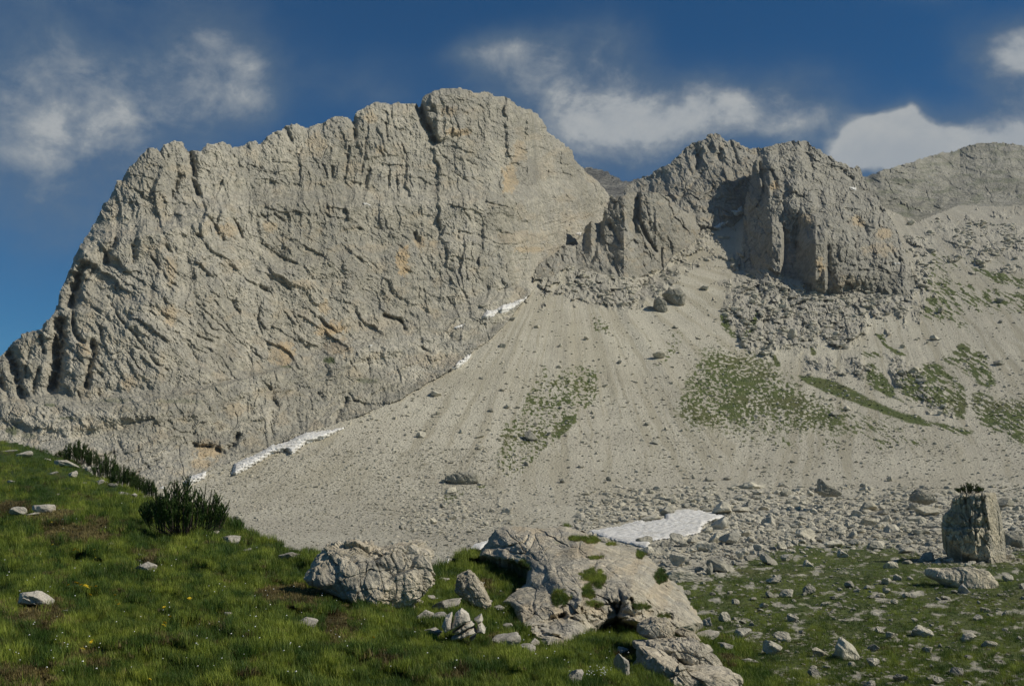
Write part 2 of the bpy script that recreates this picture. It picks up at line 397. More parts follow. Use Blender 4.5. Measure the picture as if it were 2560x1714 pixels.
# ------------------------------------------------------------------ the scree slope and the hollow below it (one ground sheet)
class TAB:
    """smooth surface through a table of distances: rows photo y, columns photo x"""
    def __init__(s, xs, ys, T):
        L = np.log(np.array(T, float)); xs = np.array(xs, float); ys = np.array(ys, float)
        vv = np.arange(ys[0], ys[-1] + 1, 2.0); uu = np.arange(xs[0], xs[-1] + 1, 10.0)
        h = np.diff(ys)[:, None]; dl = np.diff(L, axis=0) / h; m = np.zeros_like(L)      # monotone cubic down the columns
        w1 = 2 * h[1:] + h[:-1]; w2 = h[1:] + 2 * h[:-1]; same = dl[:-1] * dl[1:] > 0
        with np.errstate(all='ignore'): m[1:-1] = np.where(same, (w1 + w2) / (w1 / dl[:-1] + w2 / dl[1:]), 0)
        m[0] = dl[0]; m[-1] = dl[-1]
        i = np.clip(np.searchsorted(ys, vv) - 1, 0, len(ys) - 2); t = ((vv - ys[i]) / (ys[i + 1] - ys[i]))[:, None]; hh = (ys[i + 1] - ys[i])[:, None]
        A = (2*t**3-3*t**2+1) * L[i] + (t**3-2*t**2+t) * hh * m[i] + (3*t**2-2*t**3) * L[i+1] + (t**3-t**2) * hh * m[i+1]
        g = np.gradient(A, xs, axis=1); j = np.clip(np.searchsorted(xs, uu) - 1, 0, len(xs) - 2); t = (uu - xs[j]) / (xs[j+1] - xs[j]); hh = xs[j+1] - xs[j]
        s.G = (2*t**3-3*t**2+1) * A[:, j] + (t**3-2*t**2+t) * hh * g[:, j] + (3*t**2-2*t**3) * A[:, j+1] + (t**3-t**2) * hh * g[:, j+1]
        for _ in range(3):
            k = np.pad(s.G, ((6, 6), (1, 1)), 'reflect', reflect_type='odd'); s.G = sum(k[a:a + s.G.shape[0], 1:-1] for a in range(0, 13, 3)) / 5
        s.x0, s.y0 = xs[0], ys[0]
    def __call__(s, U, V):
        i = np.clip((np.asarray(V, float) - s.y0) / 2, 0, s.G.shape[0] - 1.001); j = np.clip((np.asarray(U, float) - s.x0) / 10, 0, s.G.shape[1] - 1.001)
        a = i.astype(int); c = j.astype(int); f = i - a; g = j - c; G = s.G
        return np.exp((G[a, c] * (1 - g) + G[a, c + 1] * g) * (1 - f) + (G[a + 1, c] * (1 - g) + G[a + 1, c + 1] * g) * f)
G0 = TAB([-100,400,800,1200,1600,2000,2300,2720], [440,520,600,720,850,1000,1150,1250,1320,1400,1550,1714,1810],
         [[670,680,700,760,820,870,960,1010],[610,620,640,690,745,775,810,840],[560,565,580,625,675,690,715,710],[500,505,515,555,600,615,628,612],[450,455,465,487,520,540,540,520],
          [392,400,413,430,447,455,452,440],[330,338,350,362,372,373,365,348],[288,291,296,299,300,295,285,268],[230,228,225,221,214,204,195,180],[118,115,112,109,106,103,102,100],[64,63,62,61,61,60,60,60],[38,38,38,38,38,38,38,38],[29,29,29,29,29,29,29,29]])
CON_X = [-80,400,515,620,720,800,875,980,1025,1124,1184,1220,1260,1300,1330,1350,1560]
CON_Y = [1238,1216,1182,1136,1100,1070,1050,1008,984,927,876,855,815,765,733,700,640]
def contact(U):
    return np.interp(U, CON_X, CON_Y) + 5.0 * perlin(np.asarray(U, float) / 31, 0 * np.asarray(U, float) + .5, 301) + 3.0 * perlin(np.asarray(U, float) / 9, 0 * np.asarray(U, float) + .5, 302)
S2_BOT = [(1336,680),(1352,699),(1382,693),(1419,667),(1441,675),(1484,683),(1542,696),(1588,699),(1625,680),(1658,677),(1682,642),(1735,608),(1751,581),(1759,557),(1770,549)]
S3_LEFT = [(1880,430),(1862,500),(1859,535),(1856,589),(1848,643),(1851,680)]
S3_BOT = [(1851,680),(1888,680),(1931,670),(1956,694),(1996,707),(2031,707),(2025,729),(2077,742),(2152,725),(2211,742),(2278,740),(2289,710)]
S3_RIGHT = [(2289,710),(2270,643),(2238,562),(2200,500),(2163,449)]
F_BOT = [(2168,462),(2200,518),(2290,558),(2400,515),(2480,520),(2560,516),(2700,516)]
CXS = np.arange(-80, 1332, 5.0)
G_POLY = ([(x, y - 3) for x, y in zip(CXS, contact(CXS))] + [(x, y - 5) for x, y in S2_BOT] + [(1700, 520), (1790, 520), (1866, 500)] +
          [(1866, 535), (1860, 640), (1856, 674)] + [(x, y - 6) for x, y in S3_BOT[1:]] + [(x - 8, y) for x, y in S3_RIGHT[:-1]] + [(x, y - 5) for x, y in F_BOT] +
          [(2700, 1800), (-90, 1800), (-90, 1234)])
RK = [Z('e', [(250,100),(450,-20),(800,60),(1190,60),(1530,100),(1530,200),(1480,300),(1150,290),(1180,430),(1000,560),(860,500),(700,560),(500,580),(400,560),(280,480),(160,300)]),
      Z('c', [(540,1280),(560,1050),(640,1030),(760,1110),(1000,1190),(1400,1200),(1430,1300),(1200,1380),(1100,1480),(980,1440),(540,1370)]),
      Z('e', [(1060,600),(1120,590),(1180,650),(1240,740),(1160,760),(1050,720)]), Z('e', [(1350,590),(1430,610),(1440,700),(1560,660),(1600,760),(1700,820),(1760,1000),(1600,930),(1540,800),(1400,790)]),
      Z('e', [(780,600),(950,640),(1040,760),(900,740),(800,690)]), Z('l', [(2040,560),(2180,600),(2260,760),(2220,860),(2140,860)]),
      [(2290,560),(2400,545),(2560,560),(2560,650),(2420,640),(2330,600)]]
VEG = [(Z('h', [(1060,380),(1120,400),(1130,520),(1210,420),(1330,370),(1500,430),(1520,520),(1500,700),(1340,760),(1330,830),(1200,960),(1060,1110),(950,1210),(800,1290),(700,1160),(750,860),(900,740),(970,560),(1050,470)]), .50, 14),
       (Z('h', [(300,1500),(330,1340),(460,1330),(680,1280),(660,1320),(480,1380)]), .48, 6), (Z('h', [(1420,10),(1490,0),(1560,60),(1610,180),(1480,180)]), .40, 6),
       (Z('h', [(2000,30),(2150,150),(2130,280),(1960,420),(1890,480),(1900,400),(2000,260)]), .38, 9),
       (Z('h', [(1240,780),(1340,760),(1330,830),(1200,960),(1100,950),(1180,880)]), .72, 6),
       (Z('e', [(0,480),(250,500),(520,580),(680,720),(900,880),(1200,1000),(1500,1080),(1450,1150),(1100,1190),(700,1190),(200,1180),(-50,1150),(-250,1040),(-100,700)]), .60, 60),
       (Z('e', [(200,1150),(1400,1130),(1900,1200),(1400,1300),(700,1290),(250,1250)]), .40, 30),
       (Z('e', [(680,730),(800,740),(950,770),(1060,820),(1180,880),(1340,960),(1440,1000),(1560,1020),(1680,1110),(1500,1080),(1200,970),(900,860),(750,790)]), .98, 7),
       (Z('e', [(1190,810),(1170,650),(1230,640),(1300,720),(1380,800),(1400,880),(1480,940),(1330,890)]), .72, 9),
       (Z('e', [(1400,850),(1380,760),(1450,700),(1600,640),(1700,640),(1820,720),(1900,830),(1920,950),(1880,1060),(1700,1000),(1560,950),(1450,900)]), .62, 16),
       (Z('e', [(1900,890),(2000,830),(2150,900),(2450,880),(2450,1300),(2250,1240),(2150,1190),(2000,1100),(1920,1000)]), .62, 24),
       (Z('e', [(1600,1060),(1800,1080),(1960,1140),(1900,1180),(1750,1130)]), .7, 8),
       (Z('e', [(1550,250),(1700,0),(1800,20),(2000,100),(2450,160),(2450,330),(1900,300),(1950,440),(1550,330)]), .50, 16),
       (Z('e', [(1850,-60),(2450,60),(2450,150),(2100,80)]), .60, 10), (Z('e', [(1560,200),(1640,-150),(2400,-60),(2450,0),(1900,-60)]), .42, 14),
       (Z('e', [(1700,620),(1880,480),(2050,600),(2120,800),(2050,850),(1900,740)]), .60, 14),
       (Z('e', [(1240,430),(1310,440),(1340,520),(1430,560),(1500,610),(1400,590),(1300,520)]), .72, 5), (Z('e', [(500,580),(540,590),(580,670),(540,680)]), .8, 4),
       (Z('e', [(130,270),(190,260),(220,400),(320,480),(230,470),(150,400)]), .62, 7), (Z('e', [(300,460),(400,280),(420,270),(400,400),(330,470)]), .66, 4),
       (Z('e', [(780,520),(830,560),(830,600),(790,590)]), .8, 4), (Z('e', [(1070,560),(1300,560),(1320,620),(1120,620)]), .5, 8),
       (Z('e', [(1600,190),(1690,190),(1700,240),(1620,230)]), .7, 5), (Z('e', [(1690,270),(1800,330),(1920,380),(1780,350)]), .7, 5)]
def meadow_line(U):   # upper edge of the green hollow, photo y
    return np.interp(U, [1300,1640,1760,1900,2010,2200,2330,2480,2700], [1600,1420,1440,1372,1345,1345,1385,1385,1330])
def g_relief(U, V):
    far = sm(V, 1330, 1180)                              # 1 on the scree
    # runnels fanning out below the notch
    ang = np.arctan2(V - 560, U - 1420); rad = np.hypot(U - 1420, V - 560)
    run = fbm(ang * 16, rad / 420, 4, 2) * 3.2 + fbm(ang * 5, rad / 900, 2, 5) * 12
    ang2 = np.arctan2(V - 300, U - 2080)
    run2 = fbm(ang2 * 22, rad / 500, 4, 8) * 5
    w = sm(U, 1750, 1950); r = (run * (1 - w) + run2 * w) * far * sm(rad, 60, 300)
    r += fbm(U / 60, V / 40, 5, 4) * 2.6 * far
    # hummocky debris and meadow
    near = 1 - far
    r += near * (fbm(U / 150, V / 45, 4, 9) * 7)
    h, e = cells(U / 16, V / 12, 3, 1.6); h2, e2 = cells(U / 7, V / 6, 4, 1.6)
    deb = sm(V, 1225, 1290) * (1 - sm(V - meadow_line(U), -20, 25)); r += deb * (h * 5 + h2 * 2.5)
    rk = np.zeros(U.shape)
    Uw = U + 26 * fbm(U / 45, V / 45, 4, 312); Vw = V + 20 * fbm(U / 45, V / 45, 4, 316)
    for i, p in enumerate(RK): rk = np.maximum(rk, softpoly(Uw, Vw, p, 14) * (.45 if i == 6 else 1))
    wu = U + 10 * perlin(U / 40, V / 40, 6); wv_ = V + 10 * perlin(U / 40, V / 40, 7)
    db = np.minimum(pdist(Uw, Vw, S2_BOT), pdist(Uw, Vw, S3_BOT)); nb = fbm(U / 26, V / 22, 4, 320)
    rk = np.maximum(rk, .8 * sm(nb + .5 * (1 - db / 60), .12, .42) * (db < 90))
    rk = np.maximum(rk, .7 * sm(fbm(U / 50, V / 24, 4, 324), .0, .3) * sm(U, 2170, 2260) * sm(V, 720, 640))
    a, ea = cells(wu / 44, wv_ / 34, 6, 1.7); c, ec = cells(wu / 17, wv_ / 13, 7, 1.8); d, ed = cells(wu / 8, wv_ / 7, 8, 1.6)
    lump = a * 26 + c * 17 + d * 9 + ridged(wu / 30, wv_ / 26, 3, 47) * 5 - 6 * np.exp(-(ea / .1) ** 2)
    r += rk * (10 + lump)
    return r, rk
def G1(U, V):
    U = np.asarray(U, float); V = np.asarray(V, float)
    return G0(U, V) + softpoly(U, V, [(1700,500),(1870,480),(1880,690),(1800,700),(1700,690),(1600,720),(1600,690),(1690,620)], 45) * 42
def g_D(U, V):
    V2 = np.maximum(V, 452); base = G0(U, V2); r, rk = g_relief(U, V)
    gul = softpoly(U, V, [(1700,500),(1870,480),(1880,690),(1800,700),(1700,690),(1600,720),(1600,690),(1690,620)], 45) * 42
    return base + gul - r * base / F * np.where(V < 1330, 1.0, .45)
def g_attr(U, V, D):
    veg = np.zeros(U.shape)
    n = fbm(U / 11, (V + (U - 1300) * .12) / 4.6, 4, 21, .65)     # clumps drawn out along the contour
    ra, rb = rot(U, V, 31); nr = fbm(ra / 30, rb / 5.2, 4, 871, .6); wr = sm(U, 2020, 2200); n = n * (1 - wr) + 1.1 * nr * wr
    n2 = fbm(U / 60, V / 45, 3, 25)
    for p, dens, w in VEG:
        s = softpoly(U, V, p, w)
        if dens > .9: k = s * 1.0
        else: k = s * sm(n * .9 + n2 * .35 + (dens - .5) * 1.9 + (s - 1) * .6, -.16, .18)
        veg = np.maximum(veg, k)
    ml = V - meadow_line(U); mead = sm(ml + 42 * n2 + 20 * n, -14, 30)
    bare = sm(fbm(U / 50, V / 16, 5, 31), .12, .38)
    veg = np.maximum(veg, mead * (1 - .55 * bare))
    deb = sm(ml, -110, -10) * sm(n + n2 * .5, .10, .4) * .6
    veg = np.maximum(veg, deb * (1 - mead))
    tan = softpoly(U, V, Z('h', [(1130,130),(1300,80),(1480,230),(1640,260),(1560,420),(1250,380),(1180,260)]), 35) * .55
    ang = np.arctan2(V - 560, U - 1420); rad = np.hypot(U - 1420, V - 560); ang2 = np.arctan2(V - 300, U - 2080); w = sm(U, 1750, 1950)
    wz = .020 * fbm(U / 60, V / 60, 4, 428); ang = ang + wz; ang2 = ang2 + wz
    stk = 1.3 * fbm(ang * 22, rad / 300, 4, 420, .65) * (1 - w) + fbm(ang2 * 26, rad / 300, 4, 424, .65) * w
    tan = np.maximum(tan, .75 * sm(stk, .02, .42) * sm(V, 1330, 1150)); tan = np.maximum(tan, .4 * sm(fbm(U / 200, V / 120, 3, 41), .15, .5))
    tan = np.maximum(tan, softpoly(U, V, Z('q3', [(1150,700),(1600,490),(1680,500),(1400,640),(1150,760)]), 14) * .45)
    r, rk = g_relief(U, V)
    return np.stack([veg, tan, np.maximum(rk, sm(U, 2150, 2300) * sm(V, 720, 600) * .8)], -1)
ground = sheet('scree_slope', (-90, 2700, 440, 1800), 2.7, G_POLY, g_D, M_GROUND, g_attr, skirt=25)
tag(ground, kind='structure')
SH_G = SHEETS[-1]

# ------------------------------------------------------------------ the main mountain wall
SIL = [(-80,950),(0,889),(18,871),(30,855),(60,833),(105,818),(111,804),(132,784),(145,759),(148,732),(162,702),(168,684),(178,663),(183,645),(198,615),(222,579),(237,555),(250,528),(255,513),
       (273,495),(282,477),(291,450),(306,450),(315,429),(324,414),(342,402),(354,384),(372,368),(393,369),(399,377),(408,358),(420,358),(432,351),(453,351),(462,366),(471,378),(480,375),(501,378),
       (516,358),(540,357),(555,352),(570,360),(588,367),(606,364),(624,352),(639,349),(648,360),(654,355),(665,342),(689,327),(707,321),(728,307),(740,307),(752,315),(770,319),(785,312),(812,303),
       (830,291),(866,291),(881,303),(885,291),(890,279),(905,271),(938,253),(971,258),(977,261),(998,253),(1010,259),(1043,259),(1048,268),(1052,252),(1058,240),(1082,226),(1100,220),(1154,219),
       (1172,225),(1190,231),(1211,227),(1232,234),(1250,240),(1274,244),(1280,252),(1295,264),(1322,272),(1340,282),(1356,297),(1367,320),(1380,336),(1406,355),(1432,376),(1436,397),(1454,415),
       (1467,431),(1486,444),(1500,456),(1516,476),(1524,490)]
def rough(pts, amp, step, seed):
    """break a traced line into small natural steps"""
    p = np.array(pts, float); out = []; r = np.random.default_rng(seed)
    for i in range(len(p) - 1):
        L = np.hypot(*(p[i + 1] - p[i])); n = max(1, int(L / step)); nrm = np.array([-(p[i + 1] - p[i])[1], (p[i + 1] - p[i])[0]]) / (L + 1e-6)
        for k in range(n):
            out.append(tuple(p[i] + (p[i + 1] - p[i]) * k / n + nrm * (r.normal(0, amp) if k else 0)))
    out.append(tuple(p[-1])); return out
SILR = rough(SIL, 1.6, 6, 1)
M_POLY = SILR + [(1560, 500), (1560, 660), (1345, 715), (1330, 750)] + [(x, y + 14) for x, y in list(zip(CON_X, CON_Y))[::-1][3:]]
CR = []   # (points, width px, depth px)
def cr(k, items):
    for pts, w, d in items: CR.append((Z(k, pts), w, d))
cr('a', [([(1590,180),(1610,300),(1610,400),(1650,520)],9,24),([(1510,360),(1460,450),(1440,540)],9,15),([(1400,190),(1390,270)],3.5,9),([(1330,150),(1380,260)],3.5,8),
         ([(1850,410),(1820,470)],6,10),([(960,910),(900,1000),(890,1080)],10,20),([(1110,960),(1110,1080)],8,13),([(1390,950),(1420,1000)],7,10),([(700,1120),(660,1200),(630,1300),(590,1440)],17,24),
         ([(770,1150),(700,1250),(650,1380)],9,11),([(1270,1060),(1350,1160),(1400,1250),(1480,1290)],5,11),([(1730,700),(1800,800),(1860,900)],6,11),([(1950,730),(1990,800),(2020,880)],5,16),
         ([(1700,1070),(1780,1030)],4,8),([(2170,1300),(2230,1340)],7,12),([(1940,1420),(1980,1500)],8,11),([(1610,1340),(1700,1450),(1850,1560)],3.5,6),([(1100,1280),(1250,1440),(1400,1560)],3.5,6),
         ([(890,1370),(960,1480),(1000,1560)],5,8),([(1720,940),(1760,1000),(1900,1100),(2050,1230),(2150,1290)],3.5,7),([(2240,980),(2335,1050)],5,9),([(1500,860),(1530,880)],6,12),([(1640,860),(1680,880)],5,9),
         ([(800,930),(720,1000)],6,9),([(840,620),(900,660)],4,7),([(1190,610),(1210,680)],3,6),([(2110,370),(2170,300)],6,8),([(1470,430),(1400,560)],3,5),([(1230,140),(1220,230)],3,7),([(1950,200),(1990,260)],4,7),([(1720,1120),(1850,1250),(1900,1400)],3,6)])
cr('b', [([(785,400),(792,550)],7,20),([(1330,290),(1380,430),(1430,520),(1462,580)],12,30),([(1045,430),(1050,500),(1065,580)],5,14),([(745,620),(735,700),(715,840)],4,11),([(590,640),(580,700)],4,8),
         ([(600,790),(600,880)],6,14),([(905,830),(880,900),(870,990)],8,12),([(1110,500),(1150,570)],3,5),([(1720,740),(1810,780)],3,6),([(1190,720),(1220,790)],3,7),([(500,720),(560,860)],3,7),
         ([(1880,1085),(2060,1130)],3,9),([(1290,1350),(1310,1410)],8,16),([(1150,1440),(1200,1475),(1240,1450)],4,9),([(220,480),(260,570)],7,12),([(120,1190),(200,1250)],5,10),([(810,1300),(980,1370)],3,7),
         ([(1530,1290),(1510,1360)],5,9),([(380,1070),(520,1035)],3,8),([(130,520),(150,540)],6,10),([(880,560),(870,700),(830,960)],3.5,8),([(1080,830),(1060,990)],4,8),([(1140,880),(1140,1000)],4,8),
         ([(1220,280),(1220,320)],3,7),([(1650,1330),(1650,1380)],4,8),([(1720,1340),(1725,1400)],4,8),([(1600,830),(1750,930)],3,6),([(0,1180),(120,1290)],3,7),([(320,690),(370,600)],4,8),([(1700,1150),(1750,1240)],5,7),
         ([(2160,600),(2200,700)],3,6),([(1360,700),(1490,620)],3,4),([(0,1420),(200,1568)],5,9),([(700,1400),(830,1500)],4,8),([(1090,1310),(1240,1400)],3,6)])
cr('g', [([(40,80),(130,120),(230,170),(370,230)],5,11),([(0,390),(70,430)],8,14),([(1040,630),(1170,670),(1210,740)],6,24),([(1340,900),(1420,940)],6,11),([(270,600),(330,720)],3,7),
         ([(490,650),(560,720),(640,770)],5,12),([(640,770),(720,720)],3,8),([(1430,190),(1440,250)],3,7),([(900,1000),(915,1130)],4,8),([(750,1020),(800,1090)],4,7),([(100,1320),(150,1380)],8,14),([(460,1270),(520,1310)],8,13),
         ([(720,1330),(650,1460),(600,1568)],8,14),([(880,1380),(1020,1380)],10,17),([(560,970),(760,900),(1000,800)],3,10),([(0,1150),(100,1260)],5,9),([(300,1430),(330,1568)],6,9),([(100,1440),(110,1540)],6,9),([(430,330),(700,320),(930,305)],2.5,6),
         ([(130,330),(250,410)],4,9),([(1000,460),(1100,620)],3,5),([(740,1280),(800,1350),(960,1380)],5,11),([(380,1450),(380,1568)],4,8),([(1650,350),(1720,480)],3,6),([(1550,470),(1620,560)],3,6),([(780,60),(980,240)],3,7),([(560,100),(520,200)],3,5)])
cr('f', [([(90,490),(130,620),(190,840)],15,24),([(240,460),(215,600),(210,800)],5,9),([(340,350),(370,470)],7,14),([(500,230),(490,400),(480,600),(440,760)],19,34),([(770,390),(780,500),(740,600),(720,750)],11,24),
         ([(320,620),(270,820)],7,14),([(610,60),(605,180),(630,330),(700,390)],7,20),([(840,280),(850,370)],7,12),([(640,400),(650,520),(710,580)],3,7),([(0,700),(60,850)],10,12),([(920,60),(1000,190),(1130,330),(1300,560),(1400,620)],5,11),
         ([(1150,0),(1290,110),(1480,400)],3,5),([(1640,330),(1770,375)],4,11),([(1570,400),(1650,540)],4,7),([(1700,735),(1960,690)],3,12),([(1840,650),(1970,610)],2.5,7),([(1450,1110),(1500,1140),(1620,1150)],3.5,9),
         ([(1620,1250),(1760,1262),(1860,1300),(1950,1240),(1990,1170)],9,26),([(1150,1475),(1310,1400)],3.5,10),([(380,1290),(440,1262)],3.5,8),([(1940,60),(1990,130)],8,12),([(2180,60),(2150,200),(2190,320)],4,8),([(2260,1050),(2280,1180)],6,10),
         ([(1700,880),(1780,990)],5,9),([(700,640),(850,650)],6,9),([(650,800),(680,900)],4,8),([(830,780),(830,880),(940,820)],3.5,9),([(1120,420),(1200,460)],4,9),([(1860,200),(1960,340)],4,9),([(1640,60),(1900,300),(2180,520)],3.5,8),
         ([(980,1210),(1050,1330)],5,7),([(1150,1260),(1170,1340)],5,7),([(1000,1080),(1250,1030)],3,6),([(300,1110),(520,1030),(760,960)],2.5,5),([(1500,820),(1640,820)],3,8),([(2290,620),(2310,700)],4,8),([(1290,1060),(1420,1120)],3,5)])
OCH = [('b',1570,330,90,40,.55),('b',1650,500,110,35,.75),('b',2080,880,60,120,.85),('b',2160,640,50,80,.6),('b',480,590,90,80,.4),('b',920,380,60,50,.5),('b',1000,650,40,40,.4),('g',1195,180,52,130,1.0),('g',600,740,125,60,.95),
       ('g',540,560,45,60,.6),('g',215,930,75,100,.8),('g',650,900,110,70,.55),('g',1340,20,50,60,.6),('g',1450,30,30,40,.5),('g',2250,80,130,25,.6),('g',370,370,90,40,.35),('a',1430,1150,45,120,.5),('a',1890,820,70,70,.6),('a',2250,790,70,40,.5),
       ('f',1420,150,60,90,.6),('f',1080,720,70,70,.5),('f',690,430,50,70,.6),('f',1740,1290,120,70,.75),('f',1680,1400,90,40,.6),('f',1960,960,90,60,.35),('f',2300,480,50,90,.5),('g',1500,1000,300,60,.25),('b',780,800,80,60,.25),('c',100,800,250,60,.3),('c',60,50,60,60,.5),('g',900,700,300,60,.2)]
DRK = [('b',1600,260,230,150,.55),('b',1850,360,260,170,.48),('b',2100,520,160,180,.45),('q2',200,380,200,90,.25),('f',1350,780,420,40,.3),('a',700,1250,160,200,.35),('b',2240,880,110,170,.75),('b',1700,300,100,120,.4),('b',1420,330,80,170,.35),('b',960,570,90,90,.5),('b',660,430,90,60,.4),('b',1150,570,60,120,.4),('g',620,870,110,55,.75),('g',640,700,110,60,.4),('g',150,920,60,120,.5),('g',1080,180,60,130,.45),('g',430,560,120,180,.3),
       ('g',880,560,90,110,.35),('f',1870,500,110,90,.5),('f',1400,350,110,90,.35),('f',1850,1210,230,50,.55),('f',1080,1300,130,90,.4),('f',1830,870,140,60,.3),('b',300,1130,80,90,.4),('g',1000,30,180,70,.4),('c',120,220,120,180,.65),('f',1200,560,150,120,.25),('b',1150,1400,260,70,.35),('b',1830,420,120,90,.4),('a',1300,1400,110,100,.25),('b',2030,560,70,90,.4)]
GRN = [('g',580,1000,50,25,.9),('g',230,1055,60,10,.6),('f',110,1130,45,50,.8),('f',420,910,50,12,.7),('f',560,1020,90,10,.6),('g',880,1170,100,20,.45),('f',960,870,120,20,.35),('f',1500,880,200,16,.3),('f',240,1165,60,20,.4)]
def blobs(U, V, L):
    o = np.zeros(U.shape)
    for k, x, y, rx, ry, a in L:
        (px, py), = Z(k, [(x, y)]); s = Z(k, [(1, 0)])[0][0] - Z(k, [(0, 0)])[0][0]
        m = (np.abs(U - px) < rx * s * 2.2 + 8) & (np.abs(V - py) < ry * s * 2.2 + 8)
        if not m.any(): continue
        u, v = U[m], V[m]; wz = min(rx, ry) * s * .8; u = u + wz * fbm(u / (wz * 1.3), v / (wz * 1.3), 3, 53); v = v + wz * fbm(U[m] / (wz * 1.3), V[m] / (wz * 1.3), 3, 57); r = np.sqrt(((u - px) / (rx * s)) ** 2 + ((v - py) / (ry * s)) ** 2) + .55 * fbm(u / 5, v / 26, 3, 50)
        o[m] = np.maximum(o[m], a * sm(r, 1.25, .7))
    return o
def carve(U, V, L):
    o = np.zeros(U.shape)
    for pts, w, d in L:
        p = np.array(pts); m = (U > p[:, 0].min() - 3 * w) & (U < p[:, 0].max() + 3 * w) & (V > p[:, 1].min() - 3 * w) & (V < p[:, 1].max() + 3 * w)
        if not m.any(): continue
        u, v = U[m], V[m]; u = u + 3.0 * perlin(u / 9, v / 9, 61); v = v + 3.0 * perlin(u / 9, v / 9, 62)
        e = pdist(u, v, p); cut = d * (.7 + .09 * w) * np.exp(-(e / (w * .8)) ** 2) ; o[m] = np.maximum(o[m], cut)
    return o
def m_base(U, V):
    c = np.interp(U, CON_X, CON_Y); Dc = G0(U, np.minimum(c, 1238)) ; Dc = Dc + np.interp(U, [1320, 1500], [0, 90])
    h = c - V
    L = np.interp(U, [-80,0,210,450,700,900,1100,1250,1400,1560], [1010,1004,1014,985,920,856,798,745,690,600]) + 9 * fbm(U / 60, V / 200, 3, 401)
    hl = np.maximum(c - L, 20); q = 2.0 * np.minimum(h, hl) + .62 * np.maximum(h - hl, 0)
    q = q + 55 * sm(L - V, -6, 26) - 30 * sm(L + 70 + 20 * fbm(U / 90, V / 200, 3, 403) - V, 0, 30) + 30
    L2 = np.interp(U, [100,168,261,330,450,534,700,900,1350,1500], [690,648,603,591,567,525,498,512,498,470]) + 14 * fbm(U / 50, V / 200, 3, 405)
    q = q + 70 * sm(L2 - V, -4, 46)
    L3 = np.interp(U, [100,300,600,900,1300,1500], [800,770,700,640,600,560]) + 12 * fbm(U / 50, V / 200, 3, 409)
    q = q + 30 * sm(L3 - V, -4, 26)
    q = q - 30 * sm(h, 30, 0)
    return Dc * np.exp(q / F) + 1.0
def strata(U, V, deg, s, an, seed, amp):
    a, b_ = rot(U, V, deg); h, e = cells(a / (s * an), b_ / s, seed, 1.7); return amp * (h - .35 * np.exp(-(e / .10) ** 2))
def terr(U, V, deg, per, amp, seed, brk=.5):
    """broken strata steps running along deg: the rock swells, then drops away sharply"""
    a, b_ = rot(U, V, deg); t = b_ / per + .55 * fbm(a / (per * 5), b_ / (per * 3), 3, seed) + .12 * fbm(a / (per * .8), b_ / per, 3, seed + 3)
    k = np.floor(t); f = t - k; h = np.where(f < .86, f, (1 - f) / .14 * .86)
    m = sm(1.25 * fbm(a / (per * 4.0) + k * 7.7, k * 3.1 + .5, 3, seed + 5) + .5 * fbm(a / 130, b_ / 130, 2, seed + 8), .03, .42)
    return amp * h * m
